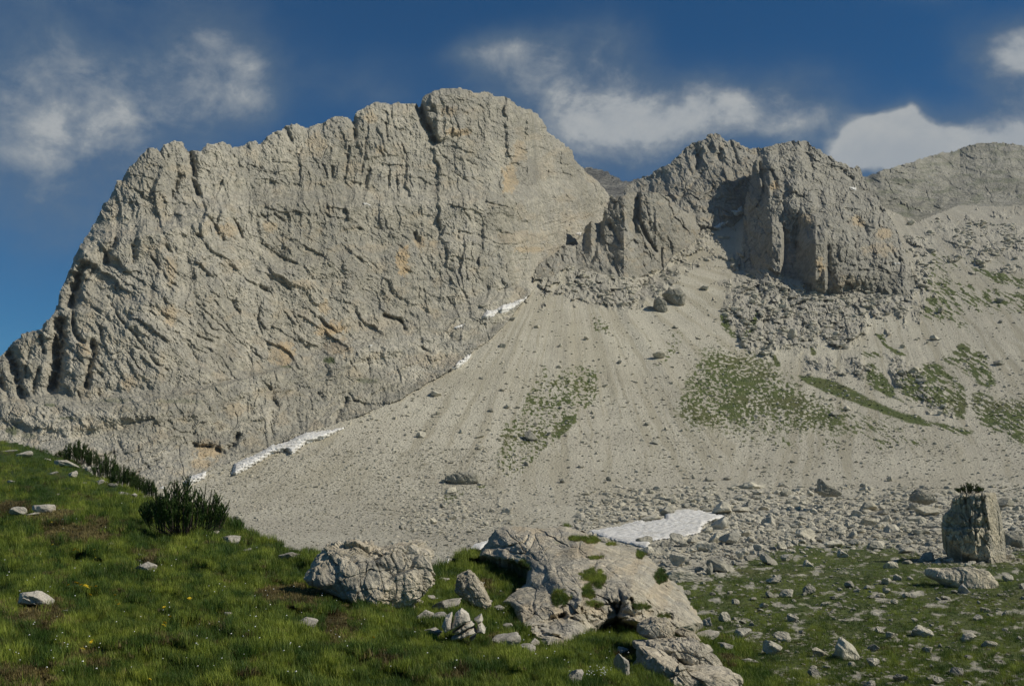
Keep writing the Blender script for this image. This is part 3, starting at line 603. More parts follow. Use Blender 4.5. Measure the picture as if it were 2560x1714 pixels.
def m_relief(U, V):
    wu = U + 16 * fbm(U / 70, V / 70, 3, 70); wv_ = V + 16 * fbm(U / 70, V / 70, 3, 74)
    hc = np.interp(U, CON_X, CON_Y) - V
    diag = sm(V, 560, 640) * sm(hc, 120, 190) * sm(U, 1150, 900)      # strata dropping to the right
    slab = sm(hc, 210, 120)                                         # slabs parallel to the scree
    up = 1 - np.maximum(diag, slab)
    r = fbm(U / 230, V / 230, 3, 80) * 26 + ridged(wu / 140, wv_ / 190, 4, 84, .5) * 5.5 + fbm(wu / 90, wv_ / 120, 3, 87) * 9
    r += up * (strata(wu, wv_, 84, 60, 3.0, 12, 4) + strata(wu, wv_, 80, 13, 3.6, 13, 3) + strata(wu, wv_, 12, 26, 2.6, 14, 3.4))
    r += diag * (strata(wu, wv_, 38, 60, 3.6, 15, 4) + strata(wu, wv_, 42, 14, 5.0, 16, 2.8) + strata(wu, wv_, 100, 50, 1.5, 17, 4))
    r += slab * (strata(wu, wv_, -20, 30, 4.4, 18, 4) + strata(wu, wv_, -26, 10, 4.5, 19, 3.6) + strata(wu, wv_, 85, 26, 2.2, 20, 5))
    r += up * (terr(wu, wv_, 86, 46, 17, 601) + terr(wu, wv_, 80, 17, 7, 607) + terr(wu, wv_, 8, 30, 9, 613) + terr(wu, wv_, 30, 15, 4, 619))
    r += diag * (terr(wu, wv_, 36, 50, 19, 625) + terr(wu, wv_, 41, 20, 9, 631) + terr(wu, wv_, 28, 9, 3.4, 637) + terr(wu, wv_, 95, 44, 8, 643))
    r += slab * (terr(wu, wv_, -19, 40, 15, 649) + terr(wu, wv_, -24, 15, 7, 655) + terr(wu, wv_, -14, 7, 2.6, 661) + terr(wu, wv_, 88, 30, 8, 667))
    a, ea = cells(wu / 9, wv_ / 12, 21, 1.6); r += a * 2.0 - 1.0 * np.exp(-(ea / .14) ** 2)
    a, ea = cells(wu / 5, wv_ / 6, 22, 1.6); r += a * 1.7
    r += fbm(U / 6, V / 8, 3, 90, .8) * 2.6 + ridged(wu / 30, wv_ / 46, 4, 93, .6) * 2.6
    # long ledges
    for pts, d in ((Z('a', [(560,1060),(870,910),(1100,870),(1500,790),(1650,740),(1780,650),(2335,560)]), 13), (Z('g', [(-700,1060),(0,1090),(560,980),(800,900),(1100,770)]), 15),
                   (Z('f', [(0,890),(480,820),(700,930),(1100,900),(1500,820),(1900,720),(2342,600)]), 30), ([(120,1118),(250,1090),(380,1050),(520,1026),(640,985),(800,950),(900,905)], 15), (Z('b', [(0,1060),(900,1120),(1500,1080),(2335,1060)]), 9), (Z('g', [(430,340),(930,300),(1500,300),(2100,230)]), 6)):
        x = [p[0] for p in pts]; y = [p[1] for p in pts]; s = V - np.interp(U, x, y) + 5 * fbm(U / 30, V / 30, 3, 95)
        fade = sm(U, x[0] - 30, x[0] + 20) * sm(U, x[-1] + 30, x[-1] - 20)
        r += fade * d * sm(s, -3, 4) * sm(s, 75, 10)
    r -= 1.0 * carve(U, V, CR) * np.clip(1 + .8 * fbm(U / 16, V / 16, 3, 333), .25, 1.5)
    # the square summit block stands proud of the wall beside it
    r += 16 * softpoly(U, V, Z('b', [(1470,580),(1340,300),(1345,220),(1440,120),(1800,120),(1800,300),(1760,480)]), 5) * 1.0
    r += 10 * softpoly(U, V, Z('b', [(790,560),(790,330),(950,230),(1060,250),(1040,430),(1050,700),(880,720)]), 5)
    r += 9 * softpoly(U, V, Z('b', [(900,990),(900,850),(1000,770),(1060,840),(1060,990)]), 4)
    ds = pdist(U, V, SIL[::1]); r -= 26 * np.clip(1 - ds / 26, 0, 1) ** 2
    return r
def m_D(U, V):
    base = m_base(U, V); D = base - m_relief(U, V) * base / F
    below = V > contact(U)
    return np.where(below, G0(U, V) + 4, np.maximum(D, 0))
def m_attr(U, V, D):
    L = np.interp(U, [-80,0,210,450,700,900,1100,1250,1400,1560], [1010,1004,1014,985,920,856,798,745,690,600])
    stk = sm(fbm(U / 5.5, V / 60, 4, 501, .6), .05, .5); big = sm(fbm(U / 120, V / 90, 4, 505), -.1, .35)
    shade_runoff = (.20 + .42 * stk * big) * sm(L - V, -10, 60)                       # shade painted darker on the steep wall above the slabs, with grey run-off streaks
    return np.stack([np.maximum(blobs(U, V, OCH), .22 * sm(fbm(U / 60, V / 40, 4, 509), .12, .5)), np.maximum(blobs(U, V, DRK), shade_runoff), blobs(U, V, GRN)], -1)
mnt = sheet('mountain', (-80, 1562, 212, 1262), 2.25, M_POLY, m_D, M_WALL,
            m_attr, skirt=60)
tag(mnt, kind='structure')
print('mountain', time.time() - T0)

# ------------------------------------------------------------------ the spur: back peak, left pillars, right buttress; the ridges behind
def chunky(U, V, k=1.0, sd=0, deg=80):
    wu = U + 9 * fbm(U / 40, V / 40, 3, 100 + sd); wv_ = V + 9 * fbm(U / 40, V / 40, 3, 104 + sd)
    r = strata(wu, wv_, deg, 30, 1.8, 30 + sd, 22) + strata(wu, wv_, deg - 12, 14, 1.9, 31 + sd, 11) + strata(wu, wv_, deg + 20, 6.5, 1.5, 32 + sd, 5)
    a, ea = cells(wu / 4.5, wv_ / 5, 36 + sd, 1.7)
    r = r * .6 + terr(wu, wv_, deg + 4, 34, 20, 701 + sd * 9) + terr(wu, wv_, deg - 10, 15, 9, 705 + sd * 9) + terr(wu, wv_, 12, 26, 9, 709 + sd * 9) + terr(wu, wv_, deg - 30, 8, 3.5, 713 + sd * 9)
    return k * (r + fbm(U / 90, V / 90, 3, 108 + sd) * 14 + fbm(wu / 36, wv_ / 40, 3, 117 + sd) * 10 + ridged(wu / 24, wv_ / 30, 4, 110 + sd, .6) * 6 + a * 3)
def seat(D, U, V, line, kn=41):
    """shift a cliff so that its foot stands on the ground sheet, keeping its noses"""
    x = np.arange(line[0][0] - 200, line[-1][0] + 200, 4.0); vb = np.interp(x, [p[0] for p in line], [p[1] for p in line])
    off = G1(x, vb) - np.array([D(np.full(1, a), np.full(1, c))[0] for a, c in zip(x, vb)])
    k = np.hanning(kn); k /= k.sum(); off = np.convolve(np.pad(off, kn // 2, 'edge'), k, 'valid')
    h = np.interp(U, x, vb) - V
    return D(U, V) + np.interp(U, x, off) * (1 - .6 * sm(h, 20, 200)) + 1.0
# back peak
S1_SIL = [(1590,452),(1612,440),(1625,436),(1636,425),(1655,415),(1674,409),(1682,399),(1698,385),(1716,366),(1730,355),(1754,351),(1765,340),(1789,331),(1802,336),(1810,346),(1818,352),(1826,346),(1845,354),(1853,363),(1872,368),(1888,370),(1915,367),(1940,372)]
S1_POLY = rough(S1_SIL, 1.8, 5, 2) + [(1960, 420), (1935, 560), (1860, 560), (1800, 572), (1740, 560), (1690, 545), (1640, 520), (1560, 520), (1560, 465)]
def s1_D(U, V):
    D = prof(U, V, [(330,[(1600,900),(1790,880),(1900,880)]),(380,[(1600,900),(1700,868),(1800,850),(1870,860),(1950,860)]),(450,[(1560,870),(1620,850),(1700,815),(1800,800),(1870,812),(1950,800)]),(540,[(1560,760),(1690,752),(1750,752),(1850,775),(1950,780)]),(575,[(1560,740),(1690,735),(1750,735),(1850,765),(1950,770)])])
    r = chunky(U, V, .85, 1, 65)
    r -= carve(U, V, [(Z('d', [(470,110),(500,200),(540,330)]),4,14),(Z('d', [(380,210),(360,270),(420,340)]),10,18),(Z('d', [(180,230),(160,360)]),10,16),(Z('c', [(1540,480),(1720,260),(1780,190)]),7,13),(Z('c', [(1650,470),(1700,560)]),8,12),(Z('d', [(440,700),(560,540),(640,470)]),7,12)])
    r += 10 * softpoly(U, V, Z('d', [(200,210),(260,230),(320,310),(260,390),(200,380)]), 5) + 12 * softpoly(U, V, Z('d', [(470,100),(560,150),(680,300),(640,400),(560,330)]), 5)
    return D - r * D / F
o = sheet('spur_back_peak', (1556, 1966, 324, 578), 2.0, S1_POLY, s1_D, M_SPUR, lambda U, V, D: np.stack([.25 * sm(fbm(U/20,V/14,3,120), .1,.4), 0*U, 0*U], -1), skirt=60); tag(o, kind='structure')
# left pillars
S2_SIL = [(1334,684),(1339,672),(1358,650),(1387,632),(1409,610),(1441,613),(1454,600),(1462,565),(1478,551),(1492,557),(1505,551),(1508,533),(1521,519),(1520,498),(1529,482),(1536,498),(1542,487),(1556,490),(1569,480),(1596,479),(1628,478),(1655,484),(1676,495),(1690,512),(1708,528),(1740,534),(1772,545)]
S2_POLY = rough(S2_SIL, 1.3, 5, 3) + S2_BOT[::-1]
def s2_D(U, V):
    D = seat(lambda U, V: prof(U, V, [(470,[(1500,690),(1520,682),(1560,676),(1592,684),(1600,674),(1630,672),(1690,706),(1780,735)]),
                    (560,[(1440,670),(1460,672),(1478,655),(1500,664),(1512,650),(1560,640),(1588,655),(1600,640),(1640,634),(1700,668),(1770,716)]),
                    (640,[(1340,634),(1400,626),(1440,632),(1480,612),(1520,618),(1560,602),(1600,618),(1640,622),(1660,630),(1700,650),(1770,705)]),
                    (700,[(1330,588),(1450,592),(1540,590),(1660,606),(1700,620),(1770,640)])]), U, V, S2_BOT, 11)
    r = chunky(U, V, .6, 2, 75)
    r -= carve(U, V, [(Z('c', [(1180,370),(1180,620),(1260,800),(1340,920)]),6,26),(Z('c', [(920,690),(960,760),(1000,840)]),7,18),(Z('c', [(1130,640),(1200,760),(1250,900)]),4,10),(Z('c', [(1470,560),(1480,700)]),4,9),(Z('c', [(1400,900),(1390,990),(1410,1090)]),4,18),
                     (Z('c', [(780,830),(780,930),(740,1030)]),8,14),(Z('c', [(950,1000),(990,1160)]),5,14),(Z('c', [(1560,560),(1600,700)]),4,9),(Z('c', [(900,480),(930,600)]),5,12),(Z('c', [(1070,880),(1150,980),(1230,1070)]),4,9),(Z('c', [(700,680),(680,860)]),7,10),(Z('c', [(1300,400),(1330,640),(1330,860)]),5,8),(Z('c', [(480,900),(460,1010)]),5,10),(Z('c', [(1380,520),(1380,640)]),3,6),(Z('c', [(1240,400),(1290,700)]),3,5)])
    r += 12 * softpoly(U, V, Z('c', [(740,1070),(800,900),(880,1000),(990,1160),(960,1175),(830,1150)]), 5) + 9 * softpoly(U, V, Z('c', [(1060,720),(1120,700),(1200,860),(1180,940),(1100,850)]), 4)
    db = pdist(U, V, S2_BOT)
    D = D - r * D / F * (.3 + .7 * sm(db, 0, 25))
    return np.maximum(D, G1(U, V) - 5 - 3.2 * db * D / F)
o = sheet('spur_left_pillars', (1330, 1780, 474, 706), 1.9, S2_POLY, s2_D, M_SPUR, lambda U, V, D: np.stack([.2 * sm(fbm(U/20,V/14,3,121), .1,.4), .35 * sm(fbm(U/16,V/50,3,122), 0,.4), 0*U], -1), skirt=20); tag(o, kind='structure')
# right buttress
S3_SIL = [(1880,430),(1877,449),(1880,420),(1886,401),(1892,400),(1896,392),(1903,370),(1915,367),(1934,362),(1956,355),(1980,351),(2017,351),(2028,363),(2047,371),(2060,383),(2082,393),(2090,402),(2114,407),(2128,418),(2147,414),(2155,428),(2163,449)]
S3_POLY = rough(S3_SIL[2:], 1.6, 5, 4) + S3_RIGHT[::-1][1:] + rough(S3_BOT[::-1][1:], 3.0, 7, 14) + S3_LEFT[::-1][1:]
def s3_D(U, V):
    D = seat(lambda U, V: prof(U, V, [(345,[(1880,800),(2000,815),(2160,850)]),(400,[(1878,772),(1893,762),(1900,772),(1925,762),(2000,775),(2160,825)]),(450,[(1872,770),(1890,752),(1925,735),(2000,740),(2160,800)]),
                    (520,[(1858,748),(1880,728),(1925,698),(1990,692),(2035,688),(2150,712),(2240,745)]),(570,[(1856,735),(1880,715),(1931,672),(1958,690),(1995,690),(2039,656),(2080,664),(2150,684),(2260,722)]),
                    (610,[(1852,712),(1880,690),(1931,646),(1955,650),(1962,682),(1990,684),(2039,622),(2062,625),(2068,642),(2150,652),(2280,694)]),
                    (690,[(1850,655),(1880,640),(1931,617),(1950,619),(1960,640),(1996,636),(2039,600),(2062,602),(2070,624),(2100,618),(2150,622),(2290,642)]),(745,[(1850,610),(2290,616)])]), U, V, S3_BOT)
    r = chunky(U, V, .85 + .15 * sm(U, 2050, 2120), 3, 80)
    wu = U + 6 * perlin(U / 30, V / 30, 130); tl = sm(V, 600, 470) * sm(U, 1900, 1960)
    r += tl * (strata(wu, V, 25, 16, 2.2, 44, 9) + strata(wu, V, 30, 7, 2.2, 45, 4))
    r -= carve(U, V, [(Z('d', [(960,960),(970,1080),(980,1180)]),8,14),(Z('d', [(1090,1080),(1050,1150)]),12,14),(Z('d', [(740,330),(760,430),(780,600)]),5,16),(Z('d', [(850,400),(900,540),(860,600)]),7,12),(Z('d', [(1380,1120),(1370,1290)]),6,14),(Z('d', [(1270,980),(1290,1050)]),6,12),
                     (Z('d', [(1090,640),(1160,650)]),8,10),(Z('d', [(960,640),(980,780)]),6,9),(Z('d', [(1640,840),(1740,980)]),8,10),(Z('d', [(650,1180),(670,1320)]),3,8),(Z('d', [(800,1050),(810,1180)]),3,6),(Z('d', [(1500,380),(1600,470)]),7,13),(Z('d', [(1380,620),(1500,700),(1700,720)]),4,8),
                     (Z('d', [(1120,700),(1090,850)]),4,8),(Z('d', [(1240,1440),(1500,1330),(1750,1320)]),3.5,11),(Z('d', [(1700,1450),(1740,1330)]),5,10),(Z('d', [(1850,1000),(2050,1250)]),4,8),(Z('d', [(600,900),(640,1100)]),5,9)])
    r += 12 * softpoly(U, V, Z('d', [(1240,1480),(1260,1400),(1500,1340),(1700,1340),(1680,1440),(1400,1560)]), 5) + 6 * softpoly(U, V, Z('d', [(1480,1200),(1560,1180),(1600,1260),(1500,1310)]), 5)
    r = r + fbm(U / 75, V / 90, 3, 801) * 26 + fbm(U / 28, V / 34, 3, 805) * 9
    return D - r * D / F * (.3 + .7 * sm(pdist(U, V, S3_BOT), 0, 25))
def s3_a(U, V, D):
    och = blobs(U, V, [('d',1310,1290,40,80,.8),('d',1650,880,60,60,.6),('d',1880,980,80,60,.6),('d',1180,860,60,50,.5),('d',880,540,40,40,.7),('d',1850,1130,170,60,.35),('d',720,1230,80,60,.25),('d',1560,1430,90,70,.3)])
    return np.stack([och, blobs(U, V, [('d',1130,1250,120,150,.25),('d',720,1200,120,120,.2),('d',1200,900,60,120,.3)]), 0 * U], -1)
o = sheet('spur_right_buttress', (1840, 2296, 344, 750), 1.9, S3_POLY, s3_D, M_SPUR, s3_a, skirt=35); tag(o, kind='structure')
# ridges behind
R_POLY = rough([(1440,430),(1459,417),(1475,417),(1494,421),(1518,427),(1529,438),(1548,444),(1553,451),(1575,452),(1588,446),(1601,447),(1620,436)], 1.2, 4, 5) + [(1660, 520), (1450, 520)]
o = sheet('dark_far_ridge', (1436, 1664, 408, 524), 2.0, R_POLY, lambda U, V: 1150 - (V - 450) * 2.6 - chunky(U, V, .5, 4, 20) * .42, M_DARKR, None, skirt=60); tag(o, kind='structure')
F_SIL = [(2140,452),(2165,440),(2173,437),(2209,421),(2225,420),(2275,404),(2292,397),(2318,391),(2346,383),(2373,380),(2417,363),(2439,358),(2465,357),(2493,354),(2530,357),(2560,363),(2700,372)]
F_POLY = rough(F_SIL, 1.6, 6, 6) + F_BOT[::-1] + [(2140, 470)]
def f_D(U, V):
    top = np.interp(U, [p[0] for p in F_SIL], [p[1] for p in F_SIL]); bot = np.interp(U, [p[0] for p in F_BOT], [p[1] for p in F_BOT])
    t = np.clip((bot - V) / np.maximum(bot - top, 12), 0, 1); Db = G0(U, np.maximum(bot, 452)); D = Db + 2 + t * np.interp(U, [2165, 2400, 2700], [120, 480, 520])
    r = chunky(U, V, 1.1, 5, 25) + fbm(U / 110, V / 60, 4, 140) * 30 + ridged(U / 60, V / 30, 4, 142) * 10 + terr(U, V, 12, 30, 18, 741) + terr(U, V, 18, 13, 8, 747)
    return D - r * D / F * sm(bot - V, 0, 25)
o = sheet('far_hill', (2136, 2700, 348, 572), 2.4, F_POLY, f_D, M_FAR, lambda U, V, D: np.stack([0*U, .4*sm(fbm(U/40,V/30,3,150), 0,.4), .35 * sm(fbm(U/60,V/14,4,151), .1, .35)], -1), skirt=80); tag(o, kind='structure')
print('rock', time.time() - T0)

# ------------------------------------------------------------------ the grassy hillside in the foreground
H_SIL = [(-90,1092),(0,1100),(34,1103),(72,1113),(115,1130),(161,1141),(201,1160),(230,1180),(258,1200),(300,1212),(330,1222),(367,1242),(402,1250),(450,1262),(520,1280),(574,1299),(617,1331),(660,1347),(683,1352),(727,1370),(792,1383),
         (860,1400),(1000,1415),(1085,1422),(1120,1408),(1129,1393),(1159,1378),(1203,1372),(1300,1378),(1420,1388),(1540,1420),(1640,1470),(1720,1530),(1765,1578),(1800,1590),(1850,1600),(1885,1650),(1930,1690),(1975,1725),(2020,1800)]
H0 = RBF([(0,1714,7.5),(600,1714,8.0),(1280,1714,9.5),(1500,1714,11),(1700,1714,13),(1960,1714,18),(0,1550,11),(600,1550,11.6),(1000,1550,13.5),(1280,1560,16.5),(1500,1560,19),(1750,1600,20),
          (0,1450,16.5),(400,1450,16),(800,1450,18),(1100,1450,24),(1200,1450,26),(0,1380,22.5),(400,1380,21),(790,1384,23),(1120,1400,31),(1200,1375,33),(1600,1470,27),(0,1300,31),(300,1300,28),(574,1302,29),(660,1350,26.5),
          (0,1200,46),(258,1204,46),(390,1250,37),(0,1105,68),(161,1145,61),(-90,1450,16.5),(-90,1200,46)])
HUM = [(150,1345,110,26,-.6),(760,1500,90,34,-.35),(640,1470,60,22,-.3),(1163,1545,80,40,-1.3),(1310,1640,110,50,-.5),(1200,1440,70,40,-.9),(60,1260,90,20,-.5),(260,1290,70,18,-.4),(1150,1395,45,18,-.9),(1500,1600,90,45,-.8),(560,1620,120,30,-.3),(1830,1620,60,30,-.8),(380,1580,120,26,-.25),(950,1640,140,30,-.25)]
def h_D(U, V):
    D = H0(U, V); k = D * D / (F * 2.0)
    r = fbm(U / 150, V / 60, 4, 160) * .22 + fbm(U / 42, V / 20, 3, 164) * .07
    D = D * (1 - .085 * fbm(U / 140, V / 50, 4, 160) * sm(V, 1240, 1330) - .03 * fbm(U / 40, V / 16, 3, 164) * sm(V, 1140, 1250))
    for x, y, rx, ry, a in HUM: D = D + a * np.exp(-(((U - x) / rx) ** 2 + ((V - y) / ry) ** 2)) * 1.2
    ds = pdist(U, V, H_SIL); return D
BRN = [(190,1330,130,36,.8),(130,1290,70,26,.8),(30,1270,70,22,.9),(90,1540,110,50,.75),(60,1700,120,45,.9),(220,1650,140,50,.6),(745,1490,100,30,.9),(690,1480,60,24,.8),(850,1570,70,60,.7),(370,1400,50,40,.6),(420,1600,130,40,.45),(250,1310,70,24,.7),(1190,1470,60,30,.8),(1560,1640,40,40,.6),
       (300,1480,60,20,.4),(560,1560,60,26,.5),(1150,1690,150,40,.5),(960,1650,90,30,.6),(1820,1650,30,24,.8),(1230,1600,40,20,.6),(1330,1560,50,20,.5),(620,1650,100,30,.45),(140,1440,90,26,.4),(1000,1520,60,20,.35)]
def h_brown(U, V):
    o = np.zeros(np.shape(U))
    for x, y, rx, ry, a in BRN: o = np.maximum(o, a * np.exp(-(((U - x) / rx) ** 2 + ((V - y) / ry) ** 2)))
    n = fbm(U / 40, V / 18, 4, 170)
    return np.clip(sm(o + n * .4, .26, .62) + .40 * sm(fbm(U / 60, V / 24, 4, 175), .14, .45), 0, 1)
H_POLY = rough(H_SIL, .8, 8, 7) + [(-90, 1800)]
hill = sheet('grassy_hillside', (-90, 2020, 1086, 1800), 4.0, H_POLY, h_D, M_TURF, lambda U, V, D: np.stack([h_brown(U, V), 0 * U, 0 * U], -1), skirt=4.0, smooth=True)
tag(hill, kind='structure'); SH_H = SHEETS[-1]

# ------------------------------------------------------------------ near bedrock outcrop (one rounded whaleback of limestone)
O_OUT = Z('k', [(0,430),(60,350),(120,240),(200,210),(380,215),(500,235),(720,205),(800,240),(900,280),(1020,350),(1150,370),(1300,400),(1400,460),(1500,550),(1580,650),(1700,720),(1740,830),(1820,930),(1870,1030),(1790,1090),(1560,1120),(1300,1060),(1150,1010),(930,1090),
                (800,1180),(700,1240),(540,1262),(480,1180),(350,1100),(300,950),(250,880),(170,850),(260,780),(380,700),(400,580),(280,530),(100,500),(-20,470)])
O0 = RBF([(1361,1627,13.9),(1439,1603,14.8),(1290,1534,17.6),(1478,1573,16.4),(1544,1549,17.6),(1620,1560,17.8),(1759,1558,20.5),(1720,1500,22.5),(1672,1444,25),(1600,1450,22),(1560,1500,18.7),(1500,1450,21.5),(1400,1450,21.5),(1400,1530,17.8),(1340,1430,24),(1320,1400,26.5),
          (1230,1385,30),(1230,1345,31.5),(1415,1318,31.5),(1400,1370,28),(1589,1375,30),(1500,1380,26.5),(1290,1330,31),(1255,1500,20),(1590,1600,16)])
def o_D(U, V):
    D = O0(U, V); wu = U + 14 * fbm(U / 60, V / 60, 3, 180); wv_ = V + 14 * fbm(U / 60, V / 60, 3, 184)
    r = fbm(U / 110, V / 80, 3, 190) * 20 + strata(wu, wv_, 35, 60, 1.7, 50, 20) + strata(wu, wv_, 30, 26, 2.0, 51, 8) + strata(wu, wv_, 75, 11, 1.8, 52, 3.4) + ridged(wu / 34, wv_ / 26, 4, 192, .6) * 3.4 + fbm(U / 7, V / 6, 3, 196) * 1.6
    r -= carve(U, V, [(Z('k', [(1160,760),(1190,830),(1150,940)]),5,14),(Z('k', [(930,960),(1000,990),(930,1040)]),7,12),(Z('k', [(1260,820),(1280,900)]),5,14),(Z('k', [(400,300),(370,360),(200,390),(60,400)]),4,16),(Z('k', [(120,240),(60,330),(0,420)]),5,14),(Z('k', [(500,1060),(620,990),(700,960)]),9,22),
                     (Z('k', [(1000,440),(1060,500)]),3.5,10),(Z('k', [(1220,490),(1310,530)]),5,12),(Z('k', [(1040,420),(1085,450)]),4,10),(Z('k', [(630,560),(650,640),(690,700)]),4,9),(Z('k', [(760,990),(860,1020)]),6,16),(Z('k', [(1400,790),(1480,840)]),4,10),(Z('k', [(500,380),(530,420)]),4,9),
                     (Z('k', [(1330,620),(1335,660)]),2.5,8),(Z('k', [(1540,950),(1600,990)]),6,12),(Z('k', [(860,780),(900,740),(960,700)]),3,8),(Z('k', [(1540,600),(1400,550)]),3,8),(Z('k', [(1500,700),(1640,860),(1720,1000)]),3,8),(Z('k', [(760,270),(900,360)]),3,8),(Z('k', [(1150,1010),(1400,930),(1600,950)]),4,12),(Z('k', [(1330,700),(1600,800),(1800,980)]),2.5,6),(Z('k', [(950,880),(1130,860)]),3,8),(Z('k', [(330,720),(450,820),(420,950)]),3,6)])
    d = pdist(U, V, O_OUT, True)
    D = D - r * D / F * 1.7
    D = D - 2.0 * (1 - np.exp(-d / 55)) - .8 * fbm(U / 90, V / 70, 3, 820)
    D = np.minimum(D, h_D(U, V) - .12 - .9 * sm(d, 0, 40) - np.maximum(r, -20) * .008)
    D = D + 1.0 * D / 25 * np.clip(1 - d / 14, 0, 1) ** 2
    return D
def o_a(U, V, D):
    g = blobs(U, V, [('k',930,640,90,50,1),('k',990,680,50,60,1),('k',680,820,70,50,1),('k',900,760,40,60,.9),('k',950,870,80,22,.7),('k',1500,640,60,50,.8),('k',1340,430,30,60,.8),('k',950,330,110,26,.9),('k',800,325,60,14,.8),('k',960,480,60,14,.6),('k',1360,890,70,24,.8),('k',1540,970,60,20,.6),('k',660,350,50,12,.4),('k',1100,365,60,16,.6),('k',300,560,120,40,.9),('k',780,210,70,16,.7)])
    return np.stack([.35 * sm(fbm(U / 60, V / 50, 4, 200), .05, .4), .30 * sm(fbm(U / 22, V / 30, 4, 204, .6), .1, .45), g], -1)
outc = sheet('bedrock_outcrop', (1186, 1766, 1308, 1634), 1.6, rough(O_OUT + O_OUT[:1], 1.6, 6, 8), o_D, M_NEAR, o_a, skirt=2.5)
tag(outc, 'broad pale limestone bedrock hump with grass in its cracks below the largest snow patch', 'rock outcrop'); SH_O = SHEETS[-1]
print('outcrop', time.time() - T0)

# ------------------------------------------------------------------ rocks
def p3n(P, seed, sc):
    """cheap 3-D noise from three 2-D slices"""
    x, y, z = (P * sc).T
    return (perlin(x + z * .37, y, seed) + perlin(y + x * .31, z, seed + 4) + perlin(z + y * .29, x, seed + 8)) * .62
def c3n(P, seed, sc):
    x, y, z = (P * sc).T
    a, ea = cells(x + .5 * z, y * .9 - .3 * z, seed, 1.4); c, ec = cells(z + .35 * y, x * .8, seed + 3, 1.4)
    return a * .6 + c * .6 - .12 * np.exp(-(ea / .12) ** 2) - .12 * np.exp(-(ec / .12) ** 2)
def sphere_grid(nf, nr):
    ph = np.linspace(0, 2 * np.pi, nf, endpoint=False); ps = np.linspace(0, np.pi, nr + 2)[1:-1]
    F_, S_ = np.meshgrid(ph, ps); n = nf * nr; idx = np.arange(n).reshape(nr, nf); nx = np.roll(idx, -1, 1)
    q = np.stack([idx[:-1], nx[:-1], nx[1:], idx[1:]], -1).reshape(-1, 4)
    t1 = np.stack([np.full(nf, n), nx[0], idx[0], np.full(nf, n)], -1)[:, :4]; t2 = np.stack([np.full(nf, n + 1), idx[-1], nx[-1], np.full(nf, n + 1)], -1)
    tri = np.concatenate([q[:, [0, 1, 2]], q[:, [0, 2, 3]], t1[:, :3], t2[:, :3]])
    return F_.ravel(), S_.ravel(), tri
def outlined_rock(name, outline, D, thick, mat, seed=0, rel=1.0, lean=0.0, nf=200, nr=90, box=.55, parent=None, cellsz=.5, streaky=False, sink=0.0, ridge=None):
    """closed solid whose outline follows a traced polygon at distance D, with real depth"""
    o = np.array(outline, float); c = (o.min(0) + o.max(0)) / 2; A = 0
    c = np.array([o[:, 0].mean(), o[:, 1].mean()])
    Fh, Ps, tri = sphere_grid(nf, nr)
    # radius to the outline in each direction (star shaped)
    th = np.linspace(0, 2 * np.pi, 720, endpoint=False); R = np.zeros(720); n = len(o)
    for i in range(n):
        p, q = o[i] - c, o[(i + 1) % n] - c; e = q - p
        dx, dy = np.cos(th), np.sin(th); den = dx * e[1] - dy * e[0]
        with np.errstate(all='ignore'):
            t = (p[0] * e[1] - p[1] * e[0]) / den; s = (p[0] * dy - p[1] * dx) / den
        ok = (t > 0) & (s >= -1e-6) & (s <= 1 + 1e-6) & np.isfinite(t); R = np.where(ok, np.maximum(R, t), R)
    R = np.maximum(R, 2); k = 5; R = np.convolve(np.r_[R[-k:], R, R[:k]], np.ones(2 * k + 1) / (2 * k + 1), 'valid')
    Rf = np.interp(Fh, np.r_[th, 2 * np.pi], np.r_[R, R[0]])
    q_ = 2.0 + max(0, .62 - box) * 9; hw = np.where(Ps < np.pi / 2, Ps, np.pi - Ps) / (np.pi / 2); rr = 1 - (1 - hw) ** 1.5
    cs = np.where(Ps < np.pi / 2, 1, -1) * np.maximum(1 - rr ** q_, 0) ** (1 / q_); dep = -cs * thick / 2
    u = c[0] + Rf * rr * np.cos(Fh); v = c[1] + Rf * rr * np.sin(Fh)
    u = np.r_[u, c[0], c[0]]; v = np.r_[v, c[1], c[1]]; dep = np.r_[dep, -thick / 2, thick / 2]
    if ridge:
        fr_ = np.r_[Ps < np.pi / 2, True, False]; r2 = np.r_[rr, 0, 0]
        dep = np.where(fr_, -thick / 2 + np.where(u > ridge, .95, .16) * np.abs(u - ridge) * D / F + thick * .3 * r2 ** 8, dep)
    m = D / F; base = P3(c[0], c[1], D); X = (u - c[0]) * m; Zz = -(v - c[1]) * m
    P = np.stack([X, dep + lean * Zz, Zz], -1); size = (o.max(0) - o.min(0)).max() * m
    nrm = P / (np.linalg.norm(P, axis=1, keepdims=True) + 1e-6)
    Q = P / size + seed * 3.7
    W = Q + .12 * np.stack([p3n(Q, seed + 1, 3), p3n(Q, seed + 2, 3), p3n(Q, seed + 3, 3)], -1)
    W2 = W * np.array([1, 1, .35]) if streaky else W
    d = .085 * c3n(W2, seed + 5, 3.0 / cellsz * .5) + .040 * c3n(W2, seed + 9, 7.5 / cellsz * .5) + .018 * c3n(W, seed + 12, 18) + .030 * p3n(Q, seed + 7, 6) + .012 * p3n(Q, seed + 8, 17) + .006 * p3n(Q, seed + 9, 40)
    if streaky:
        x3 = (W[:, 0] * 14 + W[:, 1] * 9); d = d + .030 * (1 - 2.4 * np.abs(perlin(x3, W[:, 2] * 2.2, seed + 20))) + .016 * (1 - 2.4 * np.abs(perlin(x3 * 2.3, W[:, 2] * 4.5, seed + 23)))
    P = P + nrm * (d * rel * size)[:, None]
    P[:, 2] -= sink
    me = mesh_np(name, P, tri, mat, False)
    ob = obj(name, me, parent, tuple(base) if parent is None else tuple(np.array(base) - np.array(parent.location)))
    return ob

